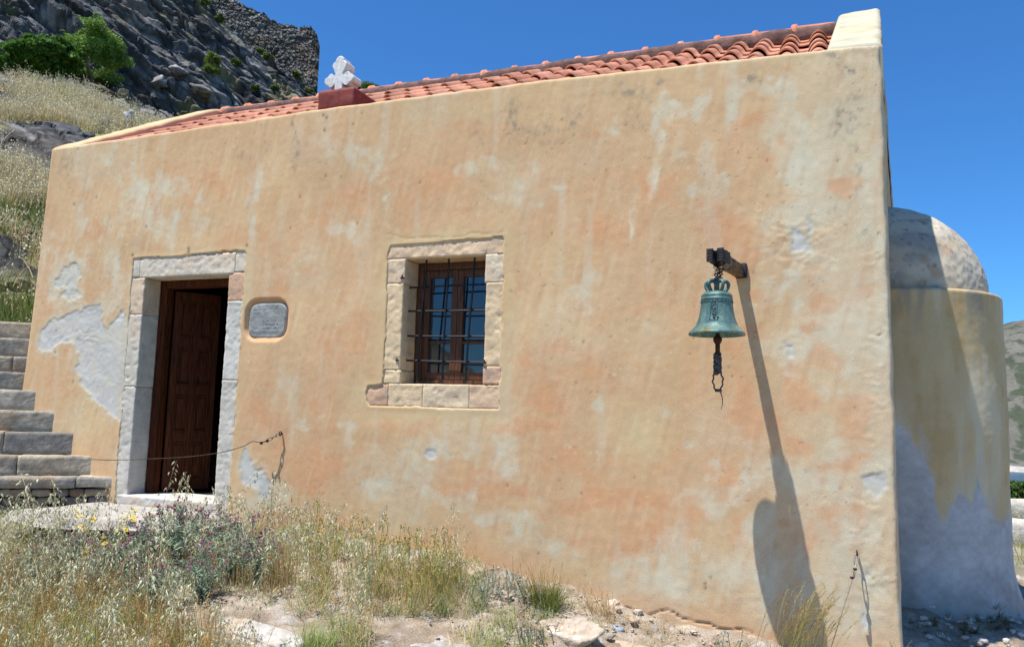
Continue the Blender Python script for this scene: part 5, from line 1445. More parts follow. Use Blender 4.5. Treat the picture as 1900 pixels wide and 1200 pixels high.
def stemline(h, lean, curl, rg, n=8, az=None):
    az = rg.uniform(0, 6.28) if az is None else az
    D = np.array((math.cos(az), math.sin(az), 0)); P = []; p = np.zeros(3); th = lean * .4
    for i in range(n + 1):
        P.append(p.copy()); th += (lean * .6 + curl * (i / n) ** 2.5 * 2) / n
        p = p + (D * math.sin(th) + np.array((0, 0, math.cos(th)))) * h / n + rg.normal(size=3) * h * .004
    return np.array(P)
def t_oat(seed, h=.5, nsp=14, gold=0, sp=1.0):
    rg = np.random.RandomState(seed); t = T3()
    P = stemline(h, rg.uniform(.1, .45), rg.uniform(.4, 1.1), rg, 9)
    V, F = tube(P, np.linspace(.0021, .0009, len(P)), 3, False)
    sc = np.linspace(0, 1, len(V))[:, None]
    t.add(V, F, np.array((.58, .42, .17)) * (1 - sc) + np.array((.60, .55, .33)) * sc)
    for k in range(nsp):
        f = .58 + .42 * (k + rg.rand() * .6) / nsp; i = min(f, .999) * (len(P) - 1); a = int(i); c = P[a] * (1 - i + a) + P[a + 1] * (i - a)
        o = rg.normal(size=3); o[2] = 0; o /= np.linalg.norm(o); L = rg.uniform(.012, .05) * (1.3 - f) * 1.6
        e = c + o * L + np.array((0, 0, rg.uniform(-.004, .008)))
        V, F = tube([c, (c + e) / 2 + np.array((0, 0, .006)), e], .0005, 3, False); t.add(V, F, (.5, .46, .28))
        d = np.array((o[0] * .45, o[1] * .45, -1)) + rg.normal(size=3) * .3
        col = np.array((.70, .69, .47)) * rg.uniform(.75, 1.12)
        V, F = diamond(e, d, rg.uniform(.024, .034) * sp, .0052 * sp, rg); t.add(V, F, col)
        if rg.rand() < .7:
            V, F = diamond(e, d + rg.normal(size=3) * .25, rg.uniform(.020, .028) * sp, .0044 * sp, rg); t.add(V, F, col * .95)
    for k in range(2):
        c = P[1 + k * 2]; o = rg.normal(size=3); o[2] = 1.2
        V, F = blade(c, o, rg.uniform(.12, .22), .0028, 1.4, rg); t.add(V, F, np.array((.40, .33, .15)) * rg.uniform(.7, 1.1) if rg.rand() < .6 else (.19, .24, .08))
    return t.done()
def t_tuft(seed, n=16, h=.2, c0=(.22, .31, .08), c1=(.36, .42, .15), spread=.035, w=.0024, droop=.9):
    rg = np.random.RandomState(seed); t = T3()
    for k in range(n):
        o = rg.normal(size=3) * .42; o[2] = 1
        p = np.array((rg.normal(0, spread), rg.normal(0, spread), 0)); m = rg.rand()
        V, F = blade(p, o, h * rg.uniform(.5, 1.1), w * rg.uniform(.6, 1.2), droop * rg.uniform(.3, 1.2), rg)
        t.add(V, F, (np.array(c0) * (1 - m) + np.array(c1) * m))
    return t.done()
def t_drystalk(seed, h=.3):
    rg = np.random.RandomState(seed); t = T3()
    for k in range(7):
        P = stemline(h * rg.uniform(.6, 1.1), rg.uniform(0, .5), .2, rg, 5) + np.array((rg.normal(0, .03), rg.normal(0, .03), 0))
        m = rg.rand(); c = np.array((.58, .36, .13)) * (1 - m) + np.array((.68, .55, .28)) * m
        V, F = tube(P, np.linspace(.0018, .0008, len(P)), 3, False); t.add(V, F, c)
        for q in range(6):
            cc = P[-1] * (1 - q * .05) + P[-2] * q * .05
            V, F = diamond(cc - np.array((0, 0, q * .006)), rg.normal(size=3) * .5 + (P[-1] - P[-2]) / np.linalg.norm(P[-1] - P[-2]), .012, .002, rg); t.add(V, F, c * rg.uniform(.8, 1.2))
    return t.done()
def t_foxgrass(seed, h=.5):
    """fine yellow grass with feathery drooping heads"""
    rg = np.random.RandomState(seed); t = T3()
    P = stemline(h, rg.uniform(.15, .5), rg.uniform(.5, 1.0), rg, 9, az=rg.normal(-.1, .7))
    V, F = tube(P, np.linspace(.0016, .0007, len(P)), 3, False); t.add(V, F, (.40, .38, .13))
    for k in range(34):
        f = .72 + .28 * k / 34; i = min(f, .999) * (len(P) - 1); a = int(i); c = P[a] * (1 - i + a) + P[a + 1] * (i - a)
        tn = P[a + 1] - P[a]; tn /= np.linalg.norm(tn)
        V, F = diamond(c, tn + rg.normal(size=3) * .38, rg.uniform(.012, .03), .0010, rg); t.add(V, F, np.array((.46, .33, .11)) * rg.uniform(.7, 1.2))
    return t.done()
def scatter(name, temps, pos, rg, smin=.8, smax=1.2, tilt=.12, mat=None, parent=None, yawr=(0, 6.283), vt=.18, scl=None):
    pos = np.asarray(pos, float); n = len(pos)
    which = rg.randint(0, len(temps), n); yaw = rg.uniform(yawr[0], yawr[1], n); sc = rg.uniform(smin, smax, n) if scl is None else scl
    tx = rg.normal(0, tilt, n); ty = rg.normal(0, tilt, n); tint = rg.uniform(1 - vt, 1 + vt, n)
    VV = []; FF = []; CC = []; off = 0
    for k, (V, F, C) in enumerate(temps):
        ids = np.where(which == k)[0]
        if not len(ids): continue
        c, s_ = np.cos(yaw[ids])[:, None], np.sin(yaw[ids])[:, None]
        x = V[None, :, 0] * c - V[None, :, 1] * s_; y = V[None, :, 0] * s_ + V[None, :, 1] * c; z = V[None, :, 2] + 0 * c
        x = x + z * tx[ids][:, None]; y = y + z * ty[ids][:, None]
        W = np.stack([x, y, z], -1) * sc[ids][:, None, None] + pos[ids][:, None, :]
        VV.append(W.reshape(-1, 3)); CC.append((C[None] * tint[ids][:, None, None]).reshape(-1, 3))
        FF.append((F[None] + (np.arange(len(ids)) * len(V))[:, None, None] + off).reshape(-1, 3)); off += len(ids) * len(V)
    return mesh(name, np.concatenate(VV), np.concatenate(FF).astype(np.int32), mat or M_STRAW, parent, smooth=False, col=np.clip(np.concatenate(CC), 0, 1))
RG = np.random.RandomState(1234)
def gpos(x, y): return np.stack([x, y, terrain_n(x, y) - .004], -1)
N = 60000
gx = RG.uniform(-7.4, 1.2, N); gy = RG.uniform(-3.2, -.02, N); G = gpos(gx, gy); gu, gv = pix(G)
keep = (gv < 1330) & (gu > -120) & (gu < 1700); G = G[keep]; gu = gu[keep]; gv = gv[keep]; rnd_ = RG.rand(len(G))
onslab = inpoly(G[:, 0], G[:, 1], [(-6.2, .1), (-6.25, -.9), (-5.5, -.98), (-4.9, -.72), (-4.6, -.5), (-4.6, .1)])
nn_ = fbm(G * 1.6, 3, 950)
# bare rock crossing the grass
bare = inpoly(gu, gv, [(300, 1105), (420, 1110), (640, 1165), (640, 1330), (520, 1330), (380, 1180), (300, 1150)])
bare2 = inpoly(gu, gv, [(690, 1150), (900, 1140), (980, 1330), (640, 1330)])
def sel(mask, dens):
    return G[(rnd_ < dens) & mask & ~onslab & (np.arange(len(G)) % 1 == 0)], None
def zone(poly, dens, seed, avoid=True):
    r = np.random.RandomState(seed).rand(len(G))
    m = inpoly(gu, gv, poly) & (r < dens * (.55 + .9 * sstep(-.5, .5, nn_))) & ~onslab
    if avoid: m &= ~(bare | bare2)
    return G[m]
area = 8.6 * 3.2; per = N / area
oats = [t_oat(k, h=.42 + .05 * (k % 5), nsp=15 + k % 7) for k in range(14)]
z1 = zone([(-120, 1040), (60, 1010), (180, 1040), (560, 1020), (680, 1080), (690, 1330), (-120, 1330)], .042, 1)
z2 = zone([(560, 1000), (850, 1050), (860, 1130), (600, 1110)], .030, 2)
z3 = zone([(330, 985), (560, 985), (600, 1100), (280, 1100)], .024, 3)
print('oats', len(z1), len(z2), len(z3))
tag(scatter('wild_oats', oats, np.concatenate([z1, z3]), RG, .6, 1.0, .14), 'thick stand of pale wild oats with drooping seed heads left of the window', 'wild oats', kind='stuff')
tag(scatter('wild_oats', oats, z2, RG, .5, .85, .12), 'pale wild oats mixed through the herbs below the window', 'wild oats', kind='stuff')
tp = [ground_hit(a_, b_) for (a_, b_) in ((18, 1040), (40, 1030), (66, 1050), (105, 1035), (150, 1040), (195, 1030), (30, 1090), (290, 1008), (318, 1012), (336, 1006), (352, 1014), (400, 1010), (12, 1120))]
tag(scatter('wild_oats', [t_oat(30 + k, h=.62, nsp=13, sp=1.15) for k in range(5)], np.array(tp), RG, .85, 1.15, .08), 'scattered taller wild oats standing in front of the steps and doorway', 'wild oats', kind='stuff')
dry = [t_drystalk(40 + k) for k in range(10)]
d1 = np.concatenate([zone([(-120, 1080), (300, 1060), (560, 1070), (560, 1330), (-120, 1330)], .085, 4), zone([(560, 1050), (860, 1075), (860, 1150), (760, 1330), (560, 1330)], .04, 44)])
d2 = zone([(840, 1040), (1160, 1110), (1500, 1180), (1640, 1200), (1640, 1330), (800, 1330)], .028, 5, False)
tag(scatter('dry_stalks', dry, d1, RG, .6, 1.05, .15), 'golden brown dry grass stalks in front of the chapel', 'dry grass', kind='stuff')
tag(scatter('dry_stalks', dry, d2, RG, .2, .55, .2), 'sparse short dry stalks among the stones at the wall foot', 'dry grass', kind='stuff')
grn = [t_tuft(60 + k) for k in range(8)]
pale_t = [t_tuft(80 + k, 14, .16, (.60, .48, .28), (.72, .66, .46), .04, .0018, 1.3) for k in range(8)]
g1 = zone([(-120, 1110), (330, 1110), (420, 1330), (-120, 1330)], .16, 6)
g2 = zone([(540, 1170), (680, 1150), (680, 1330), (520, 1330)], .08, 7, False)
g3 = zone([(880, 1130), (1160, 1170), (1160, 1330), (840, 1330)], .035, 8, False)
g4 = zone([(-60, 960), (700, 960), (900, 1050), (900, 1330), (-120, 1330)], .060, 9)
tag(scatter('green_grass', grn, np.concatenate([g1, g2, g3, g4]), RG, .4, .95, .1, M_LEAF), 'short green grass at the foot of the dry stalks', 'grass', kind='stuff')
p1 = zone([(-120, 960), (900, 1000), (900, 1330), (-120, 1330)], .09, 10)
p2 = zone([(840, 1040), (1640, 1190), (1640, 1330), (800, 1330)], .045, 11, False)
tag(scatter('straw_litter', pale_t, np.concatenate([p1, p2]), RG, .3, .9, .3), 'bleached broken straw lying between the plants', 'straw', kind='stuff')

# small-leaved plants, each a thing of its own
def copy_thing(src, loc, yaw, s, label):
    c = src.copy(); COL.objects.link(c); c.location = loc; c.rotation_euler = (0, 0, yaw); c.scale = (s, s, s)
    if label: c['label'] = label
    for ch in src.children:
        d = ch.copy(); COL.objects.link(d); d.parent = c
        for g_ in ch.children:
            e_ = g_.copy(); COL.objects.link(e_); e_.parent = d
    return c
def herb_parts(seed, nstem, h, spread, leafn, leafL, leafw, lc, stemc, lean=.7):
    rg = np.random.RandomState(seed); st = T3(); lf = T3(); tips = []
    for k in range(nstem):
        P = stemline(h * rg.uniform(.65, 1.1), rg.uniform(.1, lean), rg.uniform(-.1, .3), rg, 7) + np.array((rg.normal(0, spread), rg.normal(0, spread), 0))
        V, F = tube(P, np.linspace(.0028, .0012, len(P)), 4, False); st.add(V, F, np.array(stemc) * rg.uniform(.8, 1.2))
        for q in range(leafn):
            f = rg.uniform(.12, 1); i = min(f, .999) * (len(P) - 1); a = int(i); c = P[a] * (1 - i + a) + P[a + 1] * (i - a)
            o = rg.normal(size=3); o[2] = abs(o[2]) * .8 + .25
            V, F = blade(c, o, leafL * rg.uniform(.6, 1.15), leafw, rg.uniform(.1, .9), rg, 3)
            lf.add(V, F, np.array(lc) * rg.uniform(.7, 1.3))
        tips.append((P[-1], P[-1] - P[-2]))
    return st.done(), lf.done(), tips
def tmesh(name, t, mat, parent): return mesh(name, t[0], t[1], mat, parent, smooth=False, col=np.clip(t[2], 0, 1))
def f_white(t, p, d, rg):
    Vi, Fi = ICO[2]; q = p + d * .01
    t.add(q + Vi * .006, Fi, (.35, .33, .22))
    for k in range(60):
        o = rg.normal(size=3); o /= np.linalg.norm(o); V, F = diamond(q + o * .003, o, .013, .0012, rg); t.add(V, F, (.68, .67, .60))
def f_daisy(t, p, d, rg):
    if rg.rand() < .15: return
    up = d + np.array((.1, -.5, .6)); up /= np.linalg.norm(up); a = np.cross(up, (1, 0, 0)); a /= np.linalg.norm(a); b = np.cross(up, a)
    R = rg.uniform(.017, .024)
    V = [p + up * .003]; 
    for i in range(10): V.append(p + up * .001 + (a * math.cos(i * .628) + b * math.sin(i * .628)) * R * .42)
    t.add(V, [(0, i + 1, (i + 1) % 10 + 1) for i in range(10)], (.50, .30, .02))
    for i in range(13):
        an = i * 2 * math.pi / 13; o = a * math.cos(an) + b * math.sin(an); s_ = -a * math.sin(an) + b * math.cos(an)
        V = [p + o * R * .35, p + o * R * .8 + s_ * R * .22, p + o * R * 1.15 + up * .001, p + o * R * .8 - s_ * R * .22]
        t.add(V, [(0, 1, 2, 3)], (.78, .62, .06) if rg.rand() < .8 else (.74, .70, .42))
def make_plant(name, label, cat, group, seed, spec, flower):
    st, lf, tips = herb_parts(seed, **spec)
    e = empty(name, (0, 0, 0), label, cat, group)
    tmesh('stems', st, M_LEAF, e); tmesh('leaves', lf, M_LEAF, e)
    fl = T3(); rg = np.random.RandomState(seed + 1)
    for (p, d) in tips:
        if flower in (f_daisy, f_white): fl = T3()
        flower(fl, p, d / np.linalg.norm(d), rg)
        if flower in (f_daisy, f_white) and fl.n: tmesh('flower', fl.done(), M_LEAF, e)
    if flower not in (f_daisy, f_white) and fl.n: tag(tmesh('flower_heads', fl.done(), M_LEAF, e), kind='stuff')
    return e
def f_echium(t, p, d, rg):
    for k in range(4):
        o = rg.normal(size=3) * .5 + d; o /= np.linalg.norm(o); q = p + rg.normal(size=3) * .015
        for i in range(7):
            V, F = diamond(q + o * i * .007 + rg.normal(size=3) * .003, o + rg.normal(size=3) * .8, .016, .0035, rg); t.add(V, F, np.array((.24, .30, .22)) * rg.uniform(.8, 1.3))
        if rg.rand() < .75:
            V, F = diamond(q + o * .03, o + rg.normal(size=3) * .3, .020, .0072, rg, .9); t.add(V, F, [(.50, .09, .20), (.38, .07, .26), (.62, .16, .22)][rg.randint(3)])
ECH = dict(nstem=38, h=.37, spread=.05, leafn=34, leafL=.050, leafw=.0046, lc=(.30, .40, .28), stemc=(.34, .40, .26), lean=1.15)
ech = [make_plant('bugloss_plant', 'x', 'bushy herb', 'grey green herbs with small crimson flowers', 300 + k, ECH, f_echium) for k in range(3)]
spots = [(330, 1070, 1.25, 'largest grey green crimson flowered herb, in front of the doorway'), (245, 1085, 1.0, 'grey green crimson flowered herb just left of the largest one'), (425, 1075, 1.05, 'grey green crimson flowered herb just right of the largest one'),
 (120, 1085, .85, 'grey green crimson flowered herb below the left end of the flagstone'), (60, 1105, .8, 'leftmost grey green crimson flowered herb, near the picture edge'), (190, 1110, .85, 'grey green crimson flowered herb between the leftmost ones and the doorway clump'), (490, 1085, .8, 'grey green crimson flowered herb below the hooked eye bolt'), (375, 1115, .85, 'grey green crimson flowered herb nearest the pale outcrop'), (285, 1135, .75, 'lowest grey green crimson flowered herb, among the oats')]
for i, (px, py, s, lb) in enumerate(spots):
    p = ground_hit(px, py); src = ech[i % 3]
    if i < 3: src.location = tuple(p); src.scale = (s, s, s); src['label'] = lb
    else: copy_thing(src, tuple(p), i * 1.3, s, lb)
DAI = dict(nstem=10, h=.27, spread=.03, leafn=20, leafL=.03, leafw=.0028, lc=(.32, .38, .10), stemc=(.36, .40, .12), lean=.8)
dai = [make_plant('daisy_plant', 'x', 'daisy', 'yellow daisies in front of the doorstep', 330 + k, DAI, f_daisy) for k in range(3)]
spots = [(75, 1008, 'yellow daisy plant closest to the bottom step'), (118, 1018, 'yellow daisy plant in front of the flagstone, left half'), (160, 1030, 'yellow daisy plant with many open flowers right of the flat pale rock'), (45, 1020, 'yellow daisy plant nearest the left picture edge'),
 (215, 1030, 'yellow daisy plant just left of the crimson flowered bush'), (262, 1010, 'yellow daisy plant touching the edge of the flagstone below the door jamb'), (300, 1010, 'yellow daisy plant rising before the open door'), (175, 1075, 'green leafy daisy plant lowest among the oats')]
for i, (px, py, lb) in enumerate(spots):
    p = ground_hit(px, py); src = dai[i % 3]; s = .9 + .25 * ((i * 7) % 3) / 2
    if i < 3: src.location = tuple(p); src.scale = (s, s, s); src['label'] = lb
    else: copy_thing(src, tuple(p), i * 1.7, s, lb)
def f_button(t, p, d, rg):
    for k in range(rg.randint(2, 5)):
        o = rg.normal(size=3) * .7 + np.array((0, 0, 1.2)); o /= np.linalg.norm(o); L = rg.uniform(.02, .06); q = p + o * L
        V, F = tube([p - d * .02, (p + q) / 2 + rg.normal(size=3) * .003, q], .0010, 3, False); t.add(V, F, (.28, .27, .08))
        Vi, Fi = ICO[2] if False else (np.array([(0, 0, 1), (1, 0, .1), (0, 1, .1), (-1, 0, .1), (0, -1, .1), (.7, .7, .4), (-.7, .7, .4), (-.7, -.7, .4), (.7, -.7, .4), (0, 0, -.7)]), [(0, 1, 5), (0, 5, 2), (0, 2, 6), (0, 6, 3), (0, 3, 7), (0, 7, 4), (0, 4, 8), (0, 8, 1), (9, 5, 1), (9, 2, 5), (9, 6, 2), (9, 3, 6), (9, 7, 3), (9, 4, 7), (9, 8, 4), (9, 1, 8)])
        t.add(q + Vi * rg.uniform(.0055, .0085), Fi, np.array((.36, .27, .07)) * rg.uniform(.7, 1.4))
BUT = dict(nstem=17, h=.37, spread=.045, leafn=16, leafL=.028, leafw=.0020, lc=(.46, .50, .12), stemc=(.54, .52, .17), lean=.45)
but = [make_plant('button_herb', 'x', 'herb', 'yellow green herbs with button seed heads', 360 + k, BUT, f_button) for k in range(3)]
bl = ['leafiest yellow green herb, right under the hooked eye bolt wire', 'second yellow green button herb from the left, against the wall', 'yellow green button herb below the left end of the window sill', 'yellow green button herb under the middle of the window', 'yellow green button herb under the small white chip in the plaster', 'tall yellow green button herb right of the white chip', 'yellow green button herb with brown heads near the crumbly wall stones', 'rightmost yellow green button herb, beside the crumbly wall stones', 'yellow green button herb low in front, left of the window', 'yellow green button herb low in front, under the window', 'yellow green button herb low in front of the crumbly stones', 'yellow green button herb nearest the grey white slab']
bs_ = [(575, 1040, 1.0), (620, 1045, .9), (665, 1060, .95), (705, 1070, .9), (745, 1080, .95), (785, 1085, .95), (820, 1095, .9), (845, 1105, .7), (600, 1085, .9), (700, 1110, .85), (790, 1125, .8), (760, 1140, .6)]
for i, (px, py, s) in enumerate(bs_):
    p = ground_hit(px, py); src = but[i % 3]
    if i < 3: src.location = tuple(p); src.scale = (s, s, s); src['label'] = bl[i]
    else: copy_thing(src, tuple(p), i * 2.1, s, bl[i])
def f_none(t, p, d, rg): pass
def place1(o, px, py, s, yaw=0):
    p = ground_hit(px, py); o.location = tuple(p); o.scale = (s, s, s); o.rotation_euler = (0, 0, yaw)
place1(make_plant('woolly_herb', 'low blue grey green herb with tiny pink buds between the wall stones and the tussock', 'herb', None, 390, dict(nstem=40, h=.15, spread=.085, leafn=26, leafL=.022, leafw=.0024, lc=(.30, .36, .29), stemc=(.4, .37, .28), lean=1.0), f_none), 915, 1112, 1.3)
place1(make_plant('woolly_herb', 'small blue grey herb clump low in front of the sloping brown boulder', 'herb', None, 391, dict(nstem=30, h=.11, spread=.07, leafn=22, leafL=.018, leafw=.0024, lc=(.19, .25, .20), stemc=(.3, .28, .22), lean=1.1), f_none), 985, 1190, 1.0)
def grass_thing(name, label, cat, px, py, temps, n, spread, smin, smax, mat=None, tilt=.25, yawr=(0, 6.283)):
    p = ground_hit(px, py); e = empty(name, tuple(p), label, cat); rg = np.random.RandomState(int(px))
    x = rg.normal(0, spread, n) + p[0]; y = np.minimum(rg.normal(0, spread * .6, n) + p[1], -.02)
    scatter('stalks', temps, np.stack([x, y, np.full(n, p[2]) - .01], -1), rg, smin, smax, tilt, mat, e, yawr)
    return e
tuss = [t_tuft(500 + k, 20, .20, (.10, .16, .035), (.22, .25, .06), .02, .0020, .9) for k in range(5)]
e = grass_thing('grass_tussock', 'dense green grass tussock against the wall above the sloping boulder', 'tussock', 1010, 1122, tuss + [t_drystalk(520)], 46, .075, .75, 1.25, M_LEAF, .3)
e = grass_thing('grass_tussock', 'bright green grass tuft at the bottom edge below the window', 'tussock', 575, 1208, tuss, 16, .05, .4, .7, M_LEAF, .3)
fox = [t_foxgrass(540 + k, .40 + .05 * (k % 4)) for k in range(12)]
e = grass_thing('feather_grass', 'tall yellow grass with feathery leaning heads standing in the bell shadow', 'feather grass', 1470, 1262, fox, 95, .085, .75, 1.15, None, .10, (-.9, .7))
e = grass_thing('feather_grass', 'small yellow grass tuft at the bottom of the right wall corner', 'feather grass', 1655, 1240, fox, 14, .03, .3, .5, None, .15)
tw = [t_drystalk(560 + k, .22) for k in range(3)] + [t_tuft(570, 10, .15, (.30, .19, .10), (.40, .28, .16), .02, .0015, .5)]
e = grass_thing('dead_twig_bush', 'brown dead twiggy bush against the wall right of the green tussock', 'dead bush', 1118, 1150, tw, 14, .045, .6, 1.0, None, .35)
place1(make_plant('white_flower_plant', 'cluster of round fluffy white flower heads at the wall foot left of the bell shadow', 'white flowers', None, 600, dict(nstem=9, h=.12, spread=.06, leafn=10, leafL=.04, leafw=.002, lc=(.26, .27, .12), stemc=(.33, .32, .16), lean=.6), f_white), 1350, 1212, 1.0)
# fuzzy clover-like ground flowers
ct = []
for k in range(4):
    rg = np.random.RandomState(620 + k); t = T3()
    P = stemline(.05, .3, .1, rg, 3); V, F = tube(P, .0012, 3, False); t.add(V, F, (.30, .28, .15))
    for q in range(26):
        o = rg.normal(size=3); o /= np.linalg.norm(o); V, F = diamond(P[-1] + o * .002, o, .009, .002, rg); t.add(V, F, np.array((.50, .46, .42)) * rg.uniform(.8, 1.15))
    ct.append(t.done())
c1 = zone([(850, 1105), (1010, 1120), (1010, 1210), (850, 1200)], .06, 30, False)
tag(scatter('clover_heads', ct, c1, RG, .7, 1.2, .2), 'fuzzy pale clover heads covering the ground below the blue grey herb', 'clover', kind='stuff')

# bushes in the shade by the apse
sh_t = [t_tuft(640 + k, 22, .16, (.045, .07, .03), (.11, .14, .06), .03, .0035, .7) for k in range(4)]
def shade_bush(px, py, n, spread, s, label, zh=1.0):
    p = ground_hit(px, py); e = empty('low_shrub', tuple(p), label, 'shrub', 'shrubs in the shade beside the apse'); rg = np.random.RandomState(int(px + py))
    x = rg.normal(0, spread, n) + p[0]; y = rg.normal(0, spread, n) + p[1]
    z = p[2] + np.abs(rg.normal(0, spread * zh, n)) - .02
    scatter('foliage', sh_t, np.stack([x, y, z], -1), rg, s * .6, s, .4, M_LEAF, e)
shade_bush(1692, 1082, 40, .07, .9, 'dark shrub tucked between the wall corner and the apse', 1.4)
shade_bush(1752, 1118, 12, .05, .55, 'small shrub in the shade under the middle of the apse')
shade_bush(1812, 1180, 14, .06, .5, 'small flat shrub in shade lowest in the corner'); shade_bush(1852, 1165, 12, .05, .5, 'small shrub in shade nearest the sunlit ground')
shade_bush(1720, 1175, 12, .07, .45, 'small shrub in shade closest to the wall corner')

# ------------------------------------------------------------------ hillside plants
def leafcloud(center, rad, n, leaf, c0, c1, rg, clump=1.2, seed=0):
    """leaf clumps through an uneven crown: returns leaf positions and colours"""
    P = rg.normal(size=(n * 4, 3)); P /= np.linalg.norm(P, axis=1)[:, None]; P *= rg.uniform(.25, 1, (n * 4, 1)) ** .45
    lump = fbm(P * clump * 1.6 + seed, 3, seed); r = np.linalg.norm(P, axis=1)
    m = (r < .72 + .45 * lump) & (fbm(P * clump * 3.4 + seed, 2, seed + 5) > -.22); P = P[m][:n]
    W = P * np.array(rad) + np.array(center)
    a = rg.normal(size=P.shape) * .6 + P * .6 + np.array((0, 0, .5)); a /= np.linalg.norm(a, axis=1)[:, None]
    u = np.cross(a, rg.normal(size=P.shape)); u /= np.linalg.norm(u, axis=1)[:, None]; v = np.cross(a, u)
    L = leaf[0] * rg.uniform(.6, 1.2, (len(P), 1)); w = leaf[1] * rg.uniform(.6, 1.2, (len(P), 1))
    V = np.stack([W - u * L, W + v * w - u * L * .1, W + u * L, W - v * w - u * L * .1], 1)
    k = np.clip(.5 + .5 * fbm(P * clump * 3, 3, seed + 9) + rg.normal(0, .25, len(P)), 0, 1)[:, None]
    C = np.array(c0) * (1 - k) + np.array(c1) * k
    F = np.arange(len(P) * 4).reshape(-1, 4)
    return V.reshape(-1, 3), F, np.repeat(C, 4, 0)
def hill_bush(px, py, wpx, hpx, n, leaf, c0, c1, label, name='hill_bush', group=None, cat='bush', clump=1.2, trunk=True):
    p, r_ = hill_point(px, py + hpx * .5); mpp = r_ / FOC * 1.25
    rad = (wpx / 2 * mpp, wpx / 2 * mpp * .8, hpx / 2 * mpp)
    e = empty(name, (p[0], p[1], p[2]), label, cat, group); rg = np.random.RandomState(int(px * 3 + py))
    V, F, C = leafcloud((p[0], p[1], p[2] + rad[2] * .8), rad, n, leaf, c0, c1, rg, clump, int(px) % 50)
    mesh('crown', V, F, M_LEAF, e, smooth=False, col=C)
    if trunk and name != 'fig_bush':
        a = Acc()
        for k in range(5):
            q = np.array((p[0], p[1], p[2] + rad[2] * .8)) + np.clip(rg.normal(size=3), -1.2, 1.2) * np.array(rad) * .24 - np.array((0, 0, rad[2] * .25))
            b0 = np.array((p[0] + rg.normal(0, rad[0] * .1), p[1], p[2] - .2)); 
            V, F = tube(catmull([b0, (b0 + q) / 2 + rg.normal(size=3) * .1 * rad[0], q], 4), np.linspace(.05, .012, 9) * rad[0], 6); a.add(V, F, (.16, .13, .10))
        a.build('trunk', M_ROCK, e)
hill_bush(160, 100, 140, 100, 20000, (.085, .022), (.09, .18, .03), (.27, .42, .08), 'large feathery bright green bush on the rocks at the upper left', clump=1.0)
hill_bush(72, 112, 118, 66, 7000, (.15, .105), (.035, .10, .015), (.14, .28, .04), 'dark broad leaved fig bush at the upper left edge', 'fig_bush', clump=1.3)
hill_bush(398, 122, 34, 40, 3500, (.06, .02), (.08, .13, .02), (.20, .27, .05), 'small round bright green bush on the dark cliff face')
for i, (px, py, w, h, lb) in enumerate(((385, 8, 22, 16, 'green tuft at the top picture edge on the cliff'), (487, 45, 18, 12, 'green tuft on the fortress wall, left of two side by side'), (555, 60, 16, 12, 'green tuft on the face of the fortress wall'), (583, 46, 18, 10, 'dark green tuft on the top corner of the fortress wall'), (440, 118, 18, 14, 'faint green tuft in the middle of the cliff above the roof'), (512, 170, 16, 10, 'green tuft low on the cliff left of the cross'), (505, 48, 18, 10, 'green tuft on the fortress wall, right of two side by side'), (475, 165, 14, 12, 'small green tuft just above the ridge tiles'), (410, 38, 20, 14, 'olive tuft on a ledge under the fortress wall'))):
    hill_bush(px, py, w, h, 500, (.09, .05), (.06, .10, .02), (.16, .22, .05), lb, 'cliff_shrub', 'green shrubs rooted in the cliff and fortress', 'shrub', trunk=False)
# bush beyond the ridge, right of the cross
p = CAM + ray(682, 172) / np.linalg.norm(ray(682, 172)[:2]) * 34
e = empty('hill_bush', (p[0], p[1], p[2] - .5), 'green bush peeping over the roof ridge right of the cross', 'bush')
V, F, C = leafcloud((p[0], p[1], p[2] - .15), (.75, .7, .62), 3500, (.07, .025), (.04, .09, .015), (.12, .19, .04), RG, 1.2, 3); mesh('crown', V, F, M_LEAF, e, smooth=False, col=C)
V, F = tube([p + np.array((0, 0, -.3)), p + np.array((0, 0, -2.0)), p + np.array((.2, 0, -9.5))], (.06, .12, .2), 6); Acc().add(V, F, (.16, .13, .10)).build('trunk', M_ROCK, e)
# dead branch on the slope
p, r_ = hill_point(238, 246); e = empty('dead_stump', tuple(p), 'bleached grey forked stump standing in the dry grass above the coping', 'stump')
a = Acc(); s_ = r_ / FOC
for (q) in ([(0, -.3), (2, 14), (-1, 24), (-8, 34)], [(1, 12), (6, 22), (4, 33)], [(-1, 24), (3, 30), (9, 36)], [(0, 2), (-10, 4), (-18, 3)]):
    V, F = tube(catmull([(p[0] + X_ * s_, p[1], p[2] + Z_ * s_) for (X_, Z_) in q], 4), .0018 * 1.6 * r_, 6); a.add(V, F, (.42, .42, .44))
a.build('stump_branches', M_ROCK, e)

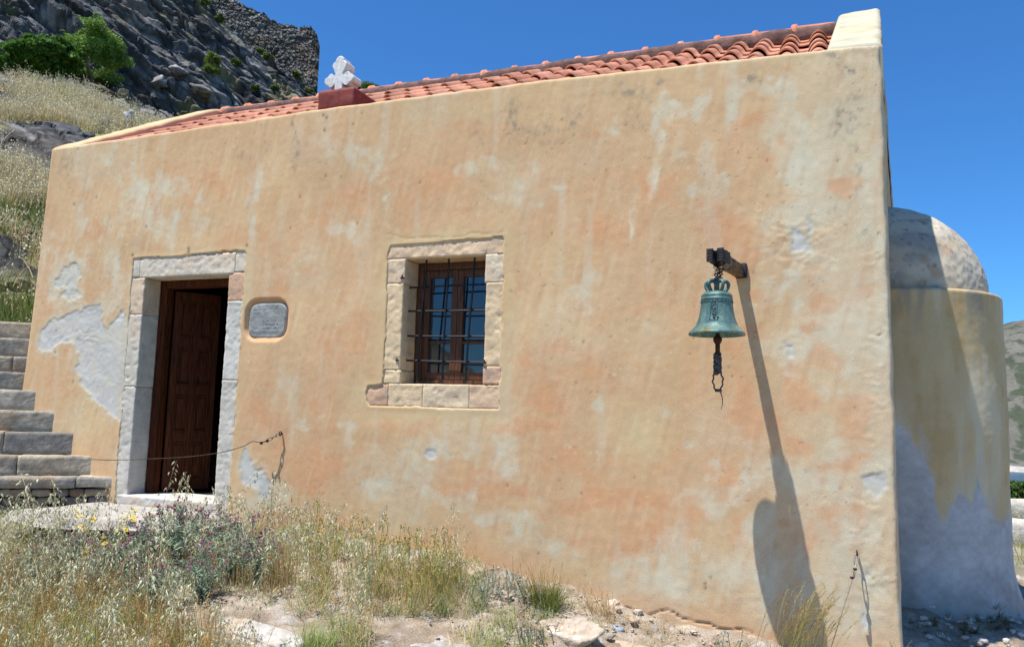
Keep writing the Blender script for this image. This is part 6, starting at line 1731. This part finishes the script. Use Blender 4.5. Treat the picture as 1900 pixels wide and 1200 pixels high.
# dry grass and green weeds on the slope
n = 26000
az = RG.uniform(-60, -36, n); rr_ = 9.6 * (33 / 9.6) ** RG.rand(n) ; P, rk = hill_at(az, rr_)
mm = (rk < .45) & (fbm(P * .5, 3, 960) + RG.rand(n) * .8 > .32) & (rr_ > 11.2)
P = P[mm]; rr2 = rr_[mm]; print('hill tufts', len(P))
def t_hilltuft(seed, c0, c1, h=.42, heads=True):
    rg = np.random.RandomState(seed); t = T3()
    for k in range(9):
        o = rg.normal(size=3) * .35; o[2] = 1; p_ = np.array((rg.normal(0, .10), rg.normal(0, .10), 0)); m = rg.rand(); c = np.array(c0) * (1 - m) + np.array(c1) * m
        V, F = blade(p_, o, h * rg.uniform(.5, 1.1), .006, rg.uniform(.3, 1.0), rg, 3); t.add(V, F, c)
        if heads:
            for q in range(3):
                V2 = np.array(V[-1]) + rg.normal(size=3) * .035; V_, F_ = diamond(V2, rg.normal(size=3) * .5 + np.array((0, 0, -1)), .04, .010, rg); t.add(V_, F_, np.array((.72, .66, .46)) * rg.uniform(.85, 1.15))
    return t.done()
ht = [t_hilltuft(700 + k, (.44, .34, .15), (.66, .58, .36)) for k in range(8)]
hg = [t_hilltuft(720 + k, (.10, .15, .04), (.24, .28, .08), .30, False) for k in range(6)]
gsel = fbm(P * .35, 3, 970) + .7 * (rr2 < 15) + .25 * RG.normal(size=len(P)) > .55
tag(scatter('dry_hill_grass', ht, P[~gsel], RG, .7, 1.3, .15, None, None, vt=.2), 'pale dry grass covering the slope left of the chapel', 'dry grass', kind='stuff')
tag(scatter('green_weeds', hg, P[gsel], RG, .6, 1.2, .15, M_LEAF), 'green weeds on the slope above the steps', 'weeds', kind='stuff')

# ------------------------------------------------------------------ beyond the apse: path wall, scrub, field
def far(px, py, dist):
    d = ray(px, py); return CAM + d / np.linalg.norm(d[:2]) * dist
p = far(1888, 932, 20.0)
V, F = rbox(p[0] - 3.0, p[0] + 9, p[1] - .2, p[1] + .2, p[2] - .45, p[2] + .08, .05, .12, .03, 5, maxn=80, freq=2)
tag(Acc().add(V, F, (.50, .46, .40)).build('path_wall', M_ROCK), 'low pale stone wall crossing the field right of the apse, upper one', 'wall')
p = far(1888, 968, 15.5)
V, F = rbox(p[0] - 2.5, p[0] + 7, p[1] - .2, p[1] + .2, p[2] - .45, p[2] + .05, .05, .12, .03, 6, maxn=80, freq=2)
tag(Acc().add(V, F, (.47, .44, .39)).build('path_wall', M_ROCK), 'low pale stone kerb right of the apse, lower one nearer the chapel', 'wall')
n = 5000
x = RG.uniform(1.8, 14, n); y = RG.uniform(6.5, 42, n); P = np.stack([x, y, terrain(x, y) - .02], -1)
ft = [t_hilltuft(740 + k, (.10, .15, .03), (.30, .32, .10), .28, False) for k in range(5)]
tag(scatter('field_grass', ft, P, RG, .7, 1.5, .15, M_LEAF), 'green grass of the field beyond the apse', 'grass', kind='stuff')
yt = []
for k in range(3):
    rg = np.random.RandomState(760 + k); t = T3()
    for q in range(10):
        V, F = diamond(np.array((rg.normal(0, .15), rg.normal(0, .15), rg.uniform(.15, .3))), rg.normal(size=3), .035, .014, rg); t.add(V, F, (.62, .56, .14))
    yt.append(t.done())
m = (y > 9.5) & (y < 16); tag(scatter('field_flowers', yt, P[m][:500], RG), 'yellow flowers in the field beyond the apse', 'flowers', kind='stuff')
for i, (px, d_, rad, lb) in enumerate(((1872, 30, 1.3, 'green bush by the sea directly beside the apse edge'), (1896, 29, 1.0, 'green bush at the right picture edge by the sea'))):
    p = far(px, 915, d_); g_ = float(terrain(p[0], p[1])); H = -.060 * d_ - g_
    e = empty('seaside_bush', (p[0], p[1], g_), lb, 'bush', 'bushes along the shore'); rg = np.random.RandomState(i)
    V, F, C = leafcloud((p[0], p[1], g_ + H * .45), (rad, rad, H * .62), 6000, (.06, .03), (.03, .07, .015), (.12, .20, .04), rg, 1.3, i); mesh('crown', V, F, M_LEAF, e, smooth=False, col=C)
